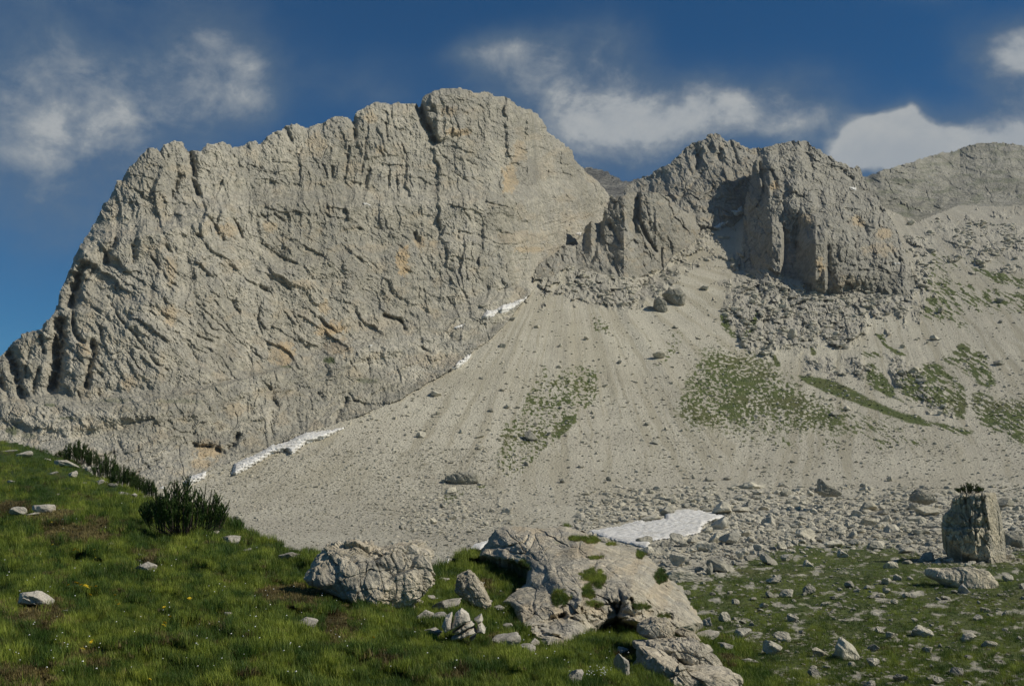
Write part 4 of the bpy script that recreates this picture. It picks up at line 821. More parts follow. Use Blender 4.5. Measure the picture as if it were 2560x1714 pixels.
bo = outlined_rock('boulder', Z('j', [(290,540),(330,470),(420,400),(540,375),(600,350),(680,370),(740,405),(900,410),(1000,370),(1110,362),(1230,400),(1290,450),(1298,560),(1290,720),(1220,780),(1100,850),(1000,910),(920,945),(820,900),(700,870),(600,830),(530,770),(430,710),(330,705),(250,645)]),
                   15.5, 1.5, M_HERO, 3, .95, .55, 420, 170, .5)
tag(bo, 'very large rounded cream boulder at the grassy slope foot, left of the bedrock hump', 'boulder')
T_OUT = Z('l', [(1672,345),(1695,312),(1760,292),(1850,285),(1980,276),(2050,282),(2066,330),(2085,400),(2120,560),(2140,760),(2150,935),(2100,948),(2000,912),(1880,865),(1750,805),(1640,705),(1583,600),(1575,540),(1608,455),(1650,425)])
def tower_D(U, V):
    xr = np.interp(V, [1232, 1300, 1410], [2461, 2470, 2479]); D0 = 98.5
    back = np.where(U > xr, 1.15 * (U - xr), .34 * (xr - U))
    wu = U + 3 * fbm(U / 14, V / 26, 3, 830); wv_ = V + 3 * fbm(U / 14, V / 20, 3, 834)
    r = terr(wu, wv_, 84, 30, 9, 840) + terr(wu, wv_, 80, 12, 5, 846) + terr(wu, wv_, 14, 34, 7, 852) + strata(wu, wv_, 70, 17, 1.6, 61, 8) + strata(wu, wv_, 86, 6, 2.2, 62, 3) + fbm(U / 5, V / 9, 3, 856) * 1.6 + fbm(U / 34, V / 34, 3, 858) * 7
    strip = sm(U, xr - 2, xr + 6); r = r * (1 - .6 * strip) + strip * (terr(wu, wv_, 86, 8, 2.6, 862) + fbm(U / 3, V / 20, 3, 866) * 1.5)
    led = sm(V, 1316, 1321) * sm(U, 2468, 2440); r += 11 * led
    r -= carve(U, V, [(Z('l', [(1790,300),(1800,420),(1830,540)]),4,9),(Z('l', [(1925,290),(1935,420),(1990,600)]),3.5,8),(Z('l', [(1740,480),(1790,520),(1850,600)]),3,7),(Z('l', [(1870,440),(1880,640),(1900,800)]),2.5,6),(Z('l', [(1600,520),(1700,600),(1830,570)]),3,7),(Z('l', [(2050,340),(2080,560),(2110,900)]),1.6,3)])
    d = pdist(U, V, T_OUT, True)
    return D0 + (back - r) * D0 / F + 14 * D0 / F * np.clip(1 - d / 9, 0, 1) ** 2 + .03 * (1320 - V) * D0 / F
tw_ = sheet('rock_tower', (2340, 2526, 1220, 1428), 1.3, rough(T_OUT + T_OUT[:1], .9, 4, 15), tower_D, M_TOWER, None, skirt=5.5)
SHEETS.pop()
tag(tw_, 'tall leaning grey rock tower with a flat green top at the right of the meadow', 'rock tower')
fl = outlined_rock('boulder', Z('l', [(1500,950),(1640,950),(1800,945),(1960,960),(2035,1070),(1950,1135),(1850,1175),(1760,1125),(1680,1110),(1600,1070),(1480,1010)]), 78, 2.6, M_TOWER, 12, .45, .3, 220, 110, .4, streaky=True)
tag(fl, 'long low flat-topped block half sunk in the meadow below the rock tower', 'boulder')
py = outlined_rock('boulder', Z('j', [(1490,650),(1590,598),(1640,620),(1700,700),(1760,800),(1788,880),(1740,918),(1640,890),(1540,830),(1480,760)]), float(samp(SH_H, 1165, 1518)) - .25, .55, M_HERO, 15, .9, .25, 200, 90, .5)
tag(py, 'pointed pyramid shaped boulder on the rock ledge between the big boulder and the bedrock hump', 'boulder')
sn = outlined_rock('boulder', Z('l', [(520,155),(560,205),(640,240),(705,290),(650,315),(540,310),(480,275)]), 262, 5.0, M_BLDD, 21, .9, 0, 120, 50, .5); tag(sn, 'shark fin shaped boulder standing on the scree foot beyond the debris', 'boulder')
sn = outlined_rock('boulder', Z('l', [(1380,258),(1480,290),(1530,360),(1450,380),(1310,355),(1330,290)]), 245, 5.0, M_BLDD, 22, .9, 0, 120, 50, .5); tag(sn, 'pointed grey boulder on the scree foot just left of the rock tower', 'boulder')
sn = outlined_rock('boulder', Z('c', [(1330,1370),(1380,1350),(1440,1400),(1455,1480),(1420,1520),(1350,1510),(1320,1470)]), float(vis(1652, 778)) + 1, 8.0, M_BLDD, 23, .8, 0, 120, 50, .5); tag(sn, 'dark left hand block of the split boulder pair under the spur', 'boulder')
sn = outlined_rock('boulder', Z('c', [(1400,1320),(1440,1290),(1560,1280),(1620,1340),(1600,1430),(1520,1470),(1450,1400)]), float(vis(1690, 765)) + 5, 13.0, M_BLDD, 24, .8, 0, 140, 60, .5); tag(sn, 'larger right hand block of the split boulder pair under the spur', 'boulder')
sn = outlined_rock('boulder', Z('h', [(345,1230),(420,1210),(520,1205),(590,1230),(600,1280),(500,1305),(400,1300),(340,1270)]), float(vis(1150, 1208)) + 1, 7.0, M_BLDD, 25, .9, 0, 140, 60, .5); tag(sn, 'brown sided boulder lying alone low on the left scree', 'boulder')

# front rock at the lower edge: stacked slabs of one outcrop
fr = bpy.data.objects.new('layered_rock', None); COL.objects.link(fr); fr.location = tuple(P3(1690, 1700, 14.0)); tag(fr, 'stepped pale layered rock with a capping block at the bottom edge of the photo', 'rock outcrop')
for k, (pts, D, th_, rl) in enumerate([
    ([(1330,1040),(1450,985),(1560,1000),(1620,1070),(1590,1130),(1500,1150),(1400,1140),(1320,1100)], 14.9, .8, .8),
    ([(1620,1090),(1700,1072),(1800,1110),(1830,1160),(1780,1180),(1690,1150)], 15.0, .5, .8),
    ([(1400,1180),(1600,1160),(1800,1170),(1920,1270),(1990,1340),(1970,1390),(1850,1400),(1720,1380),(1600,1300),(1400,1260)], 14.3, .9, .9),
    ([(1290,1180),(1400,1180),(1560,1200),(1560,1250),(1400,1240),(1290,1230)], 14.5, .6, .8),
    ([(1240,1500),(1330,1380),(1380,1250),(1500,1280),(1650,1330),(1720,1400),(1900,1400),(2060,1410),(2160,1460),(2165,1640),(1900,1680),(1240,1680)], 13.6, 1.3, .8)]):
    outlined_rock('slab', Z('k', pts), D, th_, M_HERO, 30 + k, rl, .25, 220, 90, .5, parent=fr)
LYD = float(np.min(samp(SH_H, np.linspace(1110, 1210, 20), np.linspace(1598, 1598, 20)))) - .25
ly = bpy.data.objects.new('layered_rock', None); COL.objects.link(ly); ly.location = tuple(P3(1160, 1590, LYD + .3)); tag(ly, 'clump of white tilted rock plates under a grass cap in front of the pointed boulder', 'rock outcrop')
for k, pts in enumerate([[(1370,1060),(1400,980),(1450,950),(1450,1080),(1400,1110)],[(1440,1090),(1480,960),(1530,915),(1590,960),(1610,1010),(1500,1060)],[(1450,1110),(1540,1050),(1610,1020),(1645,1045),(1560,1090),(1490,1125)],
                         [(1430,1170),(1530,1105),(1640,1070),(1670,1110),(1600,1130),(1520,1165)],[(1660,1110),(1670,1040),(1700,1030),(1735,1085),(1730,1115)],[(1640,1000),(1700,960),(1715,1010),(1670,1030)],[(1600,1160),(1660,1130),(1650,1150),(1620,1175)]]):
    outlined_rock('plate', Z('j', pts), LYD + .05 * k, .35, M_WHITE, 40 + k, .55, .35, 110, 46, .5, parent=ly)

# rock prototypes: spheres cut by random planes
def ico(sub):
    t = (1 + 5 ** .5) / 2
    V = np.array([(-1,t,0),(1,t,0),(-1,-t,0),(1,-t,0),(0,-1,t),(0,1,t),(0,-1,-t),(0,1,-t),(t,0,-1),(t,0,1),(-t,0,-1),(-t,0,1)], float)
    Fc = np.array([(0,11,5),(0,5,1),(0,1,7),(0,7,10),(0,10,11),(1,5,9),(5,11,4),(11,10,2),(10,7,6),(7,1,8),(3,9,4),(3,4,2),(3,2,6),(3,6,8),(3,8,9),(4,9,5),(2,4,11),(6,2,10),(8,6,7),(9,8,1)])
    for _ in range(sub):
        e = np.concatenate([Fc[:, [0, 1]], Fc[:, [1, 2]], Fc[:, [2, 0]]]); e.sort(1); uq, inv = np.unique(e, axis=0, return_inverse=True); inv = inv.ravel()
        mid = (V[uq[:, 0]] + V[uq[:, 1]]) / 2; n = len(V); V = np.concatenate([V, mid]); k = len(Fc)
        a, c, d = inv[:k] + n, inv[k:2 * k] + n, inv[2 * k:] + n
        Fc = np.concatenate([np.stack([Fc[:, 0], a, d], -1), np.stack([Fc[:, 1], c, a], -1), np.stack([Fc[:, 2], d, c], -1), np.stack([a, c, d], -1)])
    return V / np.linalg.norm(V, axis=1, keepdims=True), Fc
def rock_mesh(name, seed, sub, mat, flat=.8, planes=11, nz=1.0, smooth=False):
    r = np.random.default_rng(seed); V, Fc = ico(sub)
    N = r.normal(size=(planes, 3)); N[:3, 2] = abs(N[:3, 2]) + .6; N /= np.linalg.norm(N, axis=1, keepdims=True); h = r.uniform(.45, .82, planes)
    dt = V @ N.T; rad = np.where(dt > .05, h / np.maximum(dt, .05), 9).min(1); rad = np.minimum(rad, 1.05)
    P = V * rad[:, None]
    if sub >= 2: P = P + V * (nz * (.07 * c3n(P + seed, seed % 40, 2.2) + .05 * p3n(P + seed, seed % 30, 2.5) + .02 * p3n(P, seed % 20, 7)))[:, None]
    P[:, 2] *= flat
    return mesh_np(name, P, Fc, mat, smooth)
ROCK_M = [rock_mesh('boulder_shape', 100 + k, 3, M_BLD, .75 + .03 * (k % 5), 10 + k % 4, smooth=False) for k in range(12)]
ROCK_D = [rock_mesh('dark_boulder_shape', 140 + k, 3, M_BLDD, .8, 10) for k in range(5)]
ROCK_W = [rock_mesh('white_stone_shape', 160 + k, 4, M_WHITE, .7, 12, 1.3, True) for k in range(7)]
def put_rock(name, u, v, w, h, shapes, seed, sheetf=vis, sinkf=.30, label=None, group=None, cat='boulder', D=None, depthf=1.0):
    """rock whose middle is seen at (u,v), w x h photo px"""
    r = np.random.default_rng(seed); vb = v + h * .42
    D = float(sheetf(np.array(u), np.array(vb))) if D is None else D
    if not np.isfinite(D): return None
    m = D / F; ob = bpy.data.objects.new(name, shapes[r.integers(len(shapes))]); COL.objects.link(ob)
    sx = w * m / 2 * 1.12; sz = h * m / 2 * 1.45; sy = min(max(sx, sz), 1.6 * min(sx, sz)) * depthf
    p = P3(u, v, D); p = np.array(p).ravel(); ob.location = (p[0], p[1] + sy * .3, p[2] - sz * .08)
    ob.scale = (sx, sy, sz); ob.rotation_euler = (r.uniform(-.25, .25), r.uniform(-.3, .3), r.uniform(-.5, .5) + (math.pi if r.random() < .5 else 0))
    tag(ob, label, cat, group); return ob
samH = lambda u, v: np.minimum(samp(SH_H, u, v), samp(SH_O, u, v))
# white stones in the foreground turf, each with its own place
for n, (u, v, w, h, lab) in enumerate([
    (115,1268,62,38,'rounded tan stone, larger of the pair high on the left grass slope'),(45,1277,40,30,'pale cream stone left of the rounded tan stone on the grass slope'),(78,1285,34,15,'low white stone wedged between the two stones on the left slope'),
    (80,1494,98,54,'big smooth white stone in the grass near the left edge'),(169,1526,34,11,'small flat white stone just right of the big smooth white stone'),(368,1415,58,34,'humped grey and white stone in mid slope below the large pine shrub'),
    (271,1360,30,15,'narrow white stone above the yellow flowers in mid slope'),(577,1345,46,32,'slanting white stone right of the large pine shrub'),(534,1331,22,18,'small white stone under the right side of the large pine shrub'),
    (616,1374,20,9,'tiny white stone downhill of the slanting stone'),(716,1388,60,24,'pair-lobed white stone on the slope left of the very large boulder'),(768,1555,76,36,'broken white rock bedded in brown turf in the middle foreground'),
    (574,1533,24,15,'small white stone left of the broken white rock'),(158,1157,74,26,'wide white slab on the upper grass slope'),(58,1135,42,18,'cluster-like pitted stone near the top left of the slope'),(22,1126,32,7,'thin white streak of rock at the top left edge'),
    (178,1185,24,24,'upright pale stone below the wide white slab'),(247,1205,22,15,'round white stone left of the middle pine shrubs'),(275,1212,26,13,'flattish white stone beside the round white stone under the pines'),(310,1233,36,14,'low white rock under the middle pine shrubs'),
    (336,1236,18,12,'small stone at the right end of the row under the pines'),(220,1170,26,17,'pitted white stone at the foot of the upper pine'),(241,1177,14,15,'narrow stone right of the pitted white stone by the upper pine'),(206,1207,16,9,'small pale stone downhill of the upper pines'),
    (30,1203,30,7,'thin flat pale stone on the left edge of the upper slope'),(143,1235,13,9,'tiny stone alone in the grass left of the pines'),(132,1182,22,7,'thin flat stone under the wide white slab'),(169,1222,16,7,'tiny flat stone midway down the upper slope'),
    (230,1302,18,7,'thin grey stone in grass left of the large pine shrub'),(118,1147,14,7,'tiny stone left of the wide white slab'),(351,1387,16,9,'tiny stone just above the humped grey and white stone')]):
    put_rock('white_stone', u, v, w, h, ROCK_W, 300 + n, samH, label=lab, cat='stone')
for n, (u, v, w, h, lab) in enumerate([(a[0], a[1], q[2], q[3], q[4]) for q in [
    (1420,870,70,36,'rounded cream rock under the pointed boulder'),(1230,960,42,40,'squat white rock at the left end of the ledge by the grass cap'),(1360,670,44,22,'small brown topped rock right of the very large boulder'),(1190,860,24,20,'little rock in the grass below the small brown topped rock'),
    (1275,815,24,12,'little flat rock between the very large boulder and the pointed one'),(1860,905,34,18,'white angular rock at the left foot of the bedrock hump'),(1900,1165,95,42,'long low slab in the grass at the left foot of the bedrock hump'),(1935,1050,26,18,'small angular rock above the long low slab'),
    (2085,1240,36,36,'leaning pale rock below the long low slab'),(2150,1190,22,26,'upright white chip of rock at the lower left corner of the bedrock hump'),(1310,1105,50,26,'grey rock half hidden under the white plates'),(1350,970,40,30,'rock filling the gap beneath the rounded cream rock'),
    (1700,860,50,18,'thin slab under the right side of the pointed boulder')] for a in Z('j', [(q[0], q[1])])]):
    put_rock('rock', u, v, w, h, ROCK_W, 360 + n, samH, label=lab, cat='rock')
for n, (u, v, w, h, lab) in enumerate([(a[0], a[1], q[2], q[3], q[4]) for q in [
    (1180,1250,34,34,'knobbly rock left of the stepped layered rock'),(1200,1370,34,62,'tall narrow rock standing in the grass left of the stepped layered rock'),(810,1450,44,42,'bright rock knob in the foreground grass at the bottom edge'),
    (1900,1120,56,30,'pale rock behind the stepped layered rock'),(2060,1210,36,20,'flat rock on the turf bank right of the stepped layered rock'),(2240,1340,54,16,'thin slab at the meadow edge right of the stepped layered rock'),(630,1000,12,8,'bright pebble on the ledge of the bedrock hump')] for a in Z('k', [(q[0], q[1])])]):
    put_rock('rock', u, v, w, h, ROCK_W, 400 + n, samH if u < 1800 else vis, label=lab, cat='rock')

# named blocks in the meadow, debris and on the scree
NAMED = [('l',1450,450,200,100,'wide block leaning beside the left foot of the rock tower'),('l',2150,365,150,115,'grey boulder right of the top of the rock tower'),('l',1340,510,150,80,'square block in the debris left of the rock tower'),('l',1430,625,170,90,'shaded block lying in the shadow of the rock tower'),
 ('l',960,535,150,85,'pale block in the middle of the debris right of the cracked slab'),('l',1150,595,165,95,'bright rounded block left of the shaded blocks by the tower'),('l',1030,745,145,85,'bright boulder where the debris meets the meadow, left of the tower shadow'),('l',720,812,110,80,'pitted boulder at the upper meadow edge'),
 ('l',235,840,130,90,'rounded boulder at the front of the debris tongue'),('l',390,630,190,120,'great flat-topped boulder in the middle of the debris'),('l',230,275,90,85,'pointed dark sided boulder left of the shark fin boulder'),('l',950,395,170,110,'large split boulder on the scree foot left of the tower'),
 ('l',1140,910,115,80,'rough block in the meadow left of the long low block'),('l',1295,885,90,50,'low block in the meadow under the tower shadow'),('l',1735,820,110,40,'thin slab in the grass at the foot of the rock tower'),('l',2190,700,140,170,'tall grey slab right of the foot of the rock tower'),
 ('l',140,1035,150,85,'whitish split rock in the left of the meadow'),('l',245,1165,120,80,'slanting rock below the whitish split rock'),('l',30,1262,90,60,'smooth whitish rock at the left of the meadow'),('l',420,900,100,60,'block at the meadow edge below the debris'),
 ('l',1570,860,90,50,'small pile-like rock above the long low block'),('l',1310,1030,70,45,'small white rock left of the long low block'),('l',1610,1195,90,50,'pitted rock right below the long low block'),('l',1915,1370,90,65,'pitted whitish rock in the lower right meadow'),('l',1410,1490,230,110,'long whitish ridge of rock low in the meadow'),
 ('q4',1530,1400,118,110,'large wedge shaped boulder in the lower meadow'),('q4',1195,1390,105,85,'rounded white boulder in the lower left meadow'),('q4',1240,1340,66,60,'rock behind the rounded white boulder of the meadow'),('q4',1400,1410,55,55,'cubic rock left of the large wedge shaped boulder'),('q4',1660,1458,60,62,'knob of rock right of the large wedge shaped boulder'),
 ('q4',1050,1325,85,60,'slanting white rock at the left edge of the lower meadow'),('q4',1905,1400,60,42,'light rock in the lower right of the meadow'),('q4',2090,1345,85,50,'low whitish rock far right in the lower meadow'),('q4',1950,1545,46,30,'small rock at the bottom edge of the meadow'),
 ('q4',780,1062,190,66,'long smooth slab right behind the bedrock hump'),('q4',608,897,72,48,'dark boulder lying on the largest snow patch'),('q4',756,890,60,60,'boulder at the lower rim of the largest snow patch'),('q4',652,796,105,36,'tan flat boulder melting out of the upper rim of the snow patch'),('q4',750,775,34,12,'tiny stone on top of the largest snow patch'),
 ('q4',1132,684,54,30,'smooth pale oval boulder on the scree foot'),('q4',1045,702,62,30,'pale boulder left of the smooth oval one'),('q4',1100,648,76,36,'low mound-like boulder above the smooth oval one'),('q4',1090,730,34,40,'dark faced block below the smooth oval boulder'),('q4',1048,760,80,34,'round backed boulder above the snow patch tip'),
 ('q4',756,985,92,84,'big rounded block just right of the bedrock hump'),('q4',955,1015,135,72,'wide dark cleft block in front of the debris'),('q4',1062,957,62,66,'square block standing in the front debris'),('q4',1175,990,80,60,'jagged grey block in the front debris'),('q4',905,1030,30,70,'narrow dark upright block in the front debris'),
 ('q4',905,620,40,30,'dark topped stone alone on the lower scree'),('q4',665,455,46,22,'flat dark roofed stone in the middle of the scree'),('q4',318,562,36,26,'white stone alone low on the scree'),('q4',228,628,28,26,'dark pointed stone on the lower left scree'),('q4',447,620,30,24,'dark pointed stone right of its twin on the lower scree'),
 ('h',390,1345,90,50,'pale stone in front of the brown sided boulder'),('h',985,930,115,80,'pale block above the dark hollow in the green patch'),('h',1950,325,92,60,'square boulder with a long shadow high on the scree'),('h',265,610,110,60,'slab-like boulder near the foot of the wall'),('h',810,705,52,46,'grey boulder left of the green patch'),
 ('h',690,735,44,36,'small boulder left of the grey one beside the green patch'),('h',155,918,64,60,'boulder low on the left scree below the snow strip'),('h',600,1018,66,40,'light stone above the brown sided boulder'),('h',595,935,74,30,'flat stone above the light stone on the left scree'),('h',1545,550,56,22,'pale flat stone right of the green patch'),
 ('h',1035,105,44,40,'pointed stone high on the scree below the notch'),('h',770,248,60,46,'stone near the upper wall foot'),('h',850,50,46,30,'dark stone beside the upper snow strip'),('h',1865,838,40,40,'grey stone between the two green patches'),('h',800,1490,80,60,'rounded boulder above the small lower snow remnant'),('h',400,1540,80,60,'boulder above the very large cream boulder'),
 ('e',2140,190,66,54,'white boulder high on the right hand slope'),('e',2140,640,74,56,'grey boulder on the right edge slope'),('e',1055,972,58,36,'white block on the large green fan'),('e',955,1010,68,40,'dark sided block left of the white one on the green fan'),('e',1710,998,40,46,'pointed stone at the lower tip of the right green slope'),
 ('e',1590,90,96,36,'low rounded slab right of the buttress foot'),('e',1535,690,80,60,'knob of rock in the right green slope'),('e',1440,720,70,60,'dark knob of rock left of its neighbour in the right green slope'),('e',1570,770,60,50,'lower knob of rock in the right green slope'),('e',670,430,70,90,'upright block on the rubble below the buttress'),('e',40,105,90,60,'pale boulder at the rim of the spur shadow')]
taken = []
for n, (k, x, y, w, h, lab) in enumerate(NAMED):
    s = Z(k, [(1, 0)])[0][0] - Z(k, [(0, 0)])[0][0]; (u, v), = Z(k, [(x, y)])
    taken.append((u, v, max(w, h) * s / 2))
    put_rock('boulder', u, v, w * s, h * s, ROCK_D if ('dark' in lab or 'grey' in lab) else ROCK_M, 500 + n, lambda a, c: samp(SH_G, a, c), label=lab)
# unnamed individuals: by zone
samG = lambda a, c: samp(SH_G, a, c)
def free(u, v, r):
    for a, c, q in taken:
        if (a - u) ** 2 + ((c - v) * 1.3) ** 2 < (q * .75 + r * .75) ** 2: return False
    return True
SNOWBOX = Z('q4', [(330,860),(590,800),(700,765),(790,750),(870,760),(990,790),(880,835),(860,880),(640,925),(620,950),(430,900)])
tower_poly = Z('l', [(1560,250),(2100,250),(2170,950),(1900,900),(1560,700)])
LAND = [(1565,1325,'the largest snow patch'),(2440,1330,'the rock tower'),(2050,1215,'the shark fin boulder'),(2305,1235,'the pointed grey boulder by the tower'),(2012,1331,'the great flat-topped boulder in the debris'),(1967,1391,'the rounded boulder fronting the debris'),
        (2412,1455,'the long low block under the tower'),(2113,1622,'the large wedge shaped boulder'),(1933,1617,'the rounded white boulder'),(2305,1578,'the long whitish ridge rock'),(1940,1447,'the whitish split rock'),(2227,1411,'the rough meadow block'),(2449,1543,'the pitted whitish rock'),
        (1899,1231,'the smooth oval boulder'),(1149,1196,'the brown sided boulder'),(1323,1092,'the green scree patch'),(1648,886,'the square high scree boulder'),(1083,984,'the slab-like boulder near the wall'),(1670,765,'the split boulder pair'),(1646,1108,'the dark roofed scree stone'),(1455,962,'the pale flat scree stone'),
        (930,1440,'the very large cream boulder'),(1450,1450,'the bedrock hump'),(1530,1202,'the dark twin pointed stones'),(2120,1020,'the white block on the green fan'),(2501,745,'the white boulder high on the right slope'),(2501,905,'the grey right edge boulder'),(2350,1030,'the pointed stone below the right green slope'),(1755,1395,'the big rounded block by the hump'),(2195,1410,'the tower shadow')]
used_l = {}
def auto_label(u, v, w, h, nm):
    d = sorted((math.hypot(a - u, (c - v) * 1.4), a, c, t) for a, c, t in LAND)
    sz = 'fairly big' if w > 26 else 'medium' if w > 18 else 'small' if w > 12 else 'tiny'; sh = 'flat' if h / w < .62 else 'stubby' if h / w > .76 else 'angular'
    for dd, a, c, t in d[:4]:
        dx, dy = u - a, v - c
        pos = ('far ' if abs(dx) > 150 or abs(dy) > 110 else '') + (('right of ' if dx > 0 else 'left of ') if abs(dx) > abs(dy) * 1.2 else ('below ' if dy > 0 else 'above '))
        if abs(dy) <= abs(dx) * .83 and abs(dy) > abs(dx) * .35: pos = ('below ' if dy > 0 else 'above ') + 'and ' + pos
        L = '%s %s %s %s%s' % (sz, sh, nm, pos, t)
        if L not in used_l and len(L.split()) <= 16: used_l[L] = 1; return L
    for word in ('second', 'third', 'fourth', 'fifth', 'sixth', 'seventh', 'eighth'):
        L2 = '%s %s' % (word, L)
        if L2 not in used_l and len(L2.split()) <= 16: used_l[L2] = 1; return L2
    return L
ZONES = [('debris', 112, lambda r: (r.uniform(1600, 2420), r.normal(1345, 36)), (17, 60), 'block', 'blocks in the debris field'),
         ('meadow', 80, lambda r: (r.uniform(1700, 2560), r.uniform(1440, 1712)), (12, 34), 'whitish rock', 'rocks scattered over the meadow'),
         ('foot', 40, lambda r: (r.uniform(1500, 2560), r.normal(1260, 32)), (10, 24), 'grey stone', 'stones on the scree foot'),
         ('leftfoot', 26, lambda r: (r.uniform(960, 1300), r.normal(1300, 35)), (9, 26), 'block', 'blocks above the very large boulder'),
         ('scree', 40, lambda r: (r.uniform(900, 1750), r.uniform(800, 1180)), (8, 15), 'scree stone', 'stones on the open scree fan'),
         ('right', 30, lambda r: (r.uniform(2000, 2560), r.uniform(700, 1150)), (8, 20), 'slope stone', 'stones on the right slope'),
         ('edge', 20, lambda r: (r.uniform(2250, 2560), r.uniform(1290, 1400)), (10, 26), 'stone', 'stones around the rock tower')]
for zi, (zn, cnt, fn, (w0, w1), nm, grp) in enumerate(ZONES):
    r = np.random.default_rng(900 + zi); k = 0; tries = 0; got = []
    while k < cnt and tries < 5000:
        tries += 1; u, v = fn(r); w = w0 + (w1 - w0) * r.random() ** 2.0
        if zn == 'debris' and (v > meadow_line(u) + 12 or v < 1262): continue
        if zn == 'meadow' and v < meadow_line(u) + 8: continue
        if zn != 'meadow' and (v > 1440 or inpoly(np.array([u]), np.array([v]), SNOWBOX)[0]): continue
        if inpoly(np.array([u]), np.array([v]), tower_poly)[0] or not np.isfinite(float(samG(np.array(u), np.array(v)))) or not free(u, v, w / 2): continue
        if zn == 'scree' and contact(u) + 20 > v: continue
        if float(vis(np.array(u), np.array(v))) < float(samG(np.array(u), np.array(v))) - 1: continue
        h = w * r.uniform(.55, .95); got.append((-w, u, v, h)); taken.append((u, v, w / 2)); k += 1
    for k, (w, u, v, h) in enumerate(sorted(got)):
        w = -w; put_rock('stone' if w < 14 else 'boulder', u, v, w, h, ROCK_M if r.random() < .8 else ROCK_D, 2000 + zi * 200 + k, samG, label=auto_label(u, v, w, h, nm), group=grp, cat='rock')
print('rocks', time.time() - T0)

# ------------------------------------------------------------------ snow patches
def snow(pts, lab, dz=.5, res=2.0):
    p = np.array(pts); bx = (p[:, 0].min() - 3, p[:, 0].max() + 3, p[:, 1].min() - 3, p[:, 1].max() + 3)
    snap = list(SHEETS); big = dz in (7.0, 5.01, 3.01)
    def D(U, V):
        d = np.full(U.shape, np.inf)
        for s in snap[:8]:
            x = samp(s, U, V); d = np.minimum(d, x)
        d = np.where(np.isfinite(d), d, G0(U, V))
        if big: d = G0(U, V) - 2
        e = pdist(U, V, p, True)
        k = (d / F) * (.5 if big else 2.0) * np.clip(e / 5, .15, 1)
        return d - k * (1 + .35 * fbm(U / 14, V / 8, 3, 210)) - dz * np.clip(e / 8, .2, 1)
    o = sheet('snow_patch', bx, res, rough(list(pts) + [pts[0]], 1.0, 5, 9), D, M_SNOW, None, skirt=1.5, jit=.1, smooth=True); SHEETS.pop(); tag(o, lab, 'snow'); return o
snow(Z('q4', [(345,857),(480,835),(590,805),(610,815),(700,800),(700,770),(790,757),(870,765),(985,790),(880,830),(860,870),(760,890),(640,905),(620,945),(560,925),(430,895)]), 'largest snow patch, white and pitted, lying behind the bedrock hump', 7.0)
snow(Z('j', [(1600,405),(1640,365),(1770,325),(1740,380),(1700,420),(1650,430)]), 'small snow remnant at the left tip of the bedrock hump', 5.01)
snow(Z('j', [(1350,545),(1370,520),(1435,488),(1420,545),(1390,560)]), 'tiny snow remnant in the gap right of the very large boulder', 3.01)
snow(Z('q3', [(1055,600),(1070,550),(1180,500),(1240,465),(1310,450),(1400,405),(1480,400),(1595,380),(1485,436),(1400,460),(1335,512),(1312,492),(1245,508),(1205,534),(1130,578),(1080,606)]), 'long snow strip along the foot of the wall, left of the scree', 6.0)
snow(Z('q3', [(832,640),(870,603),(950,584),(940,622),(872,650)]), 'short snow strip at the lowest left corner of the wall', 5.0)
snow(Z('q3', [(720,668),(745,650),(760,652),(745,668)]), 'tiny snow fleck left of the short snow strip', .4)
snow(Z('g', [(1840,650),(1890,575),(1950,580),(2020,540),(2130,500),(2180,488),(2255,455),(2200,505),(2120,565),(2040,612),(1990,600),(1960,625),(1890,662)]), 'high snow strip where the wall meets the scree below the notch', 4.0)
snow(Z('g', [(1605,733),(1640,710),(1725,686),(1690,722),(1640,737)]), 'short snow streak on the slabs below the high snow strip', 4.0)
snow(Z('g', [(1572,1096),(1645,1010),(1785,922),(1740,1005),(1650,1070)]), 'slanting narrow snow streak on the upper edge of the scree', 4.0)
snow(Z('b', [(858,1090),(900,1092),(935,1112),(900,1110),(860,1105)]), 'tiny snow patch high on the upper wall', 4.0, 1.6)
snow(Z('c', [(2035,545),(2100,540),(2150,485),(2165,570),(2090,592)]), 'upper snow patch in the shaded gully of the spur', 4.0, 1.6)
snow(Z('c', [(1880,700),(1950,655),(2045,636),(1965,685),(1945,738)]), 'lower snow patch in the shaded gully of the spur', 4.0, 1.6)
snow(Z('c', [(575,765),(610,745),(650,742),(650,775)]), 'small snow patch in the notch between wall and spur', 4.0, 1.6)
snow(Z('d', [(1560,543),(1645,548),(1638,585),(1610,582)]), 'small snow patch at the saddle right of the spur', 4.0, 1.6)
snow(Z('d', [(1975,1252),(2050,1252),(2050,1268),(1980,1266)]), 'tiny snow streak on the right side of the buttress', 4.0, 1.6)
snow(Z('g', [(900,878),(960,862),(940,880),(905,886)]), 'tiny snow fleck on the ledge of the lower wall', 4.0, 1.6)

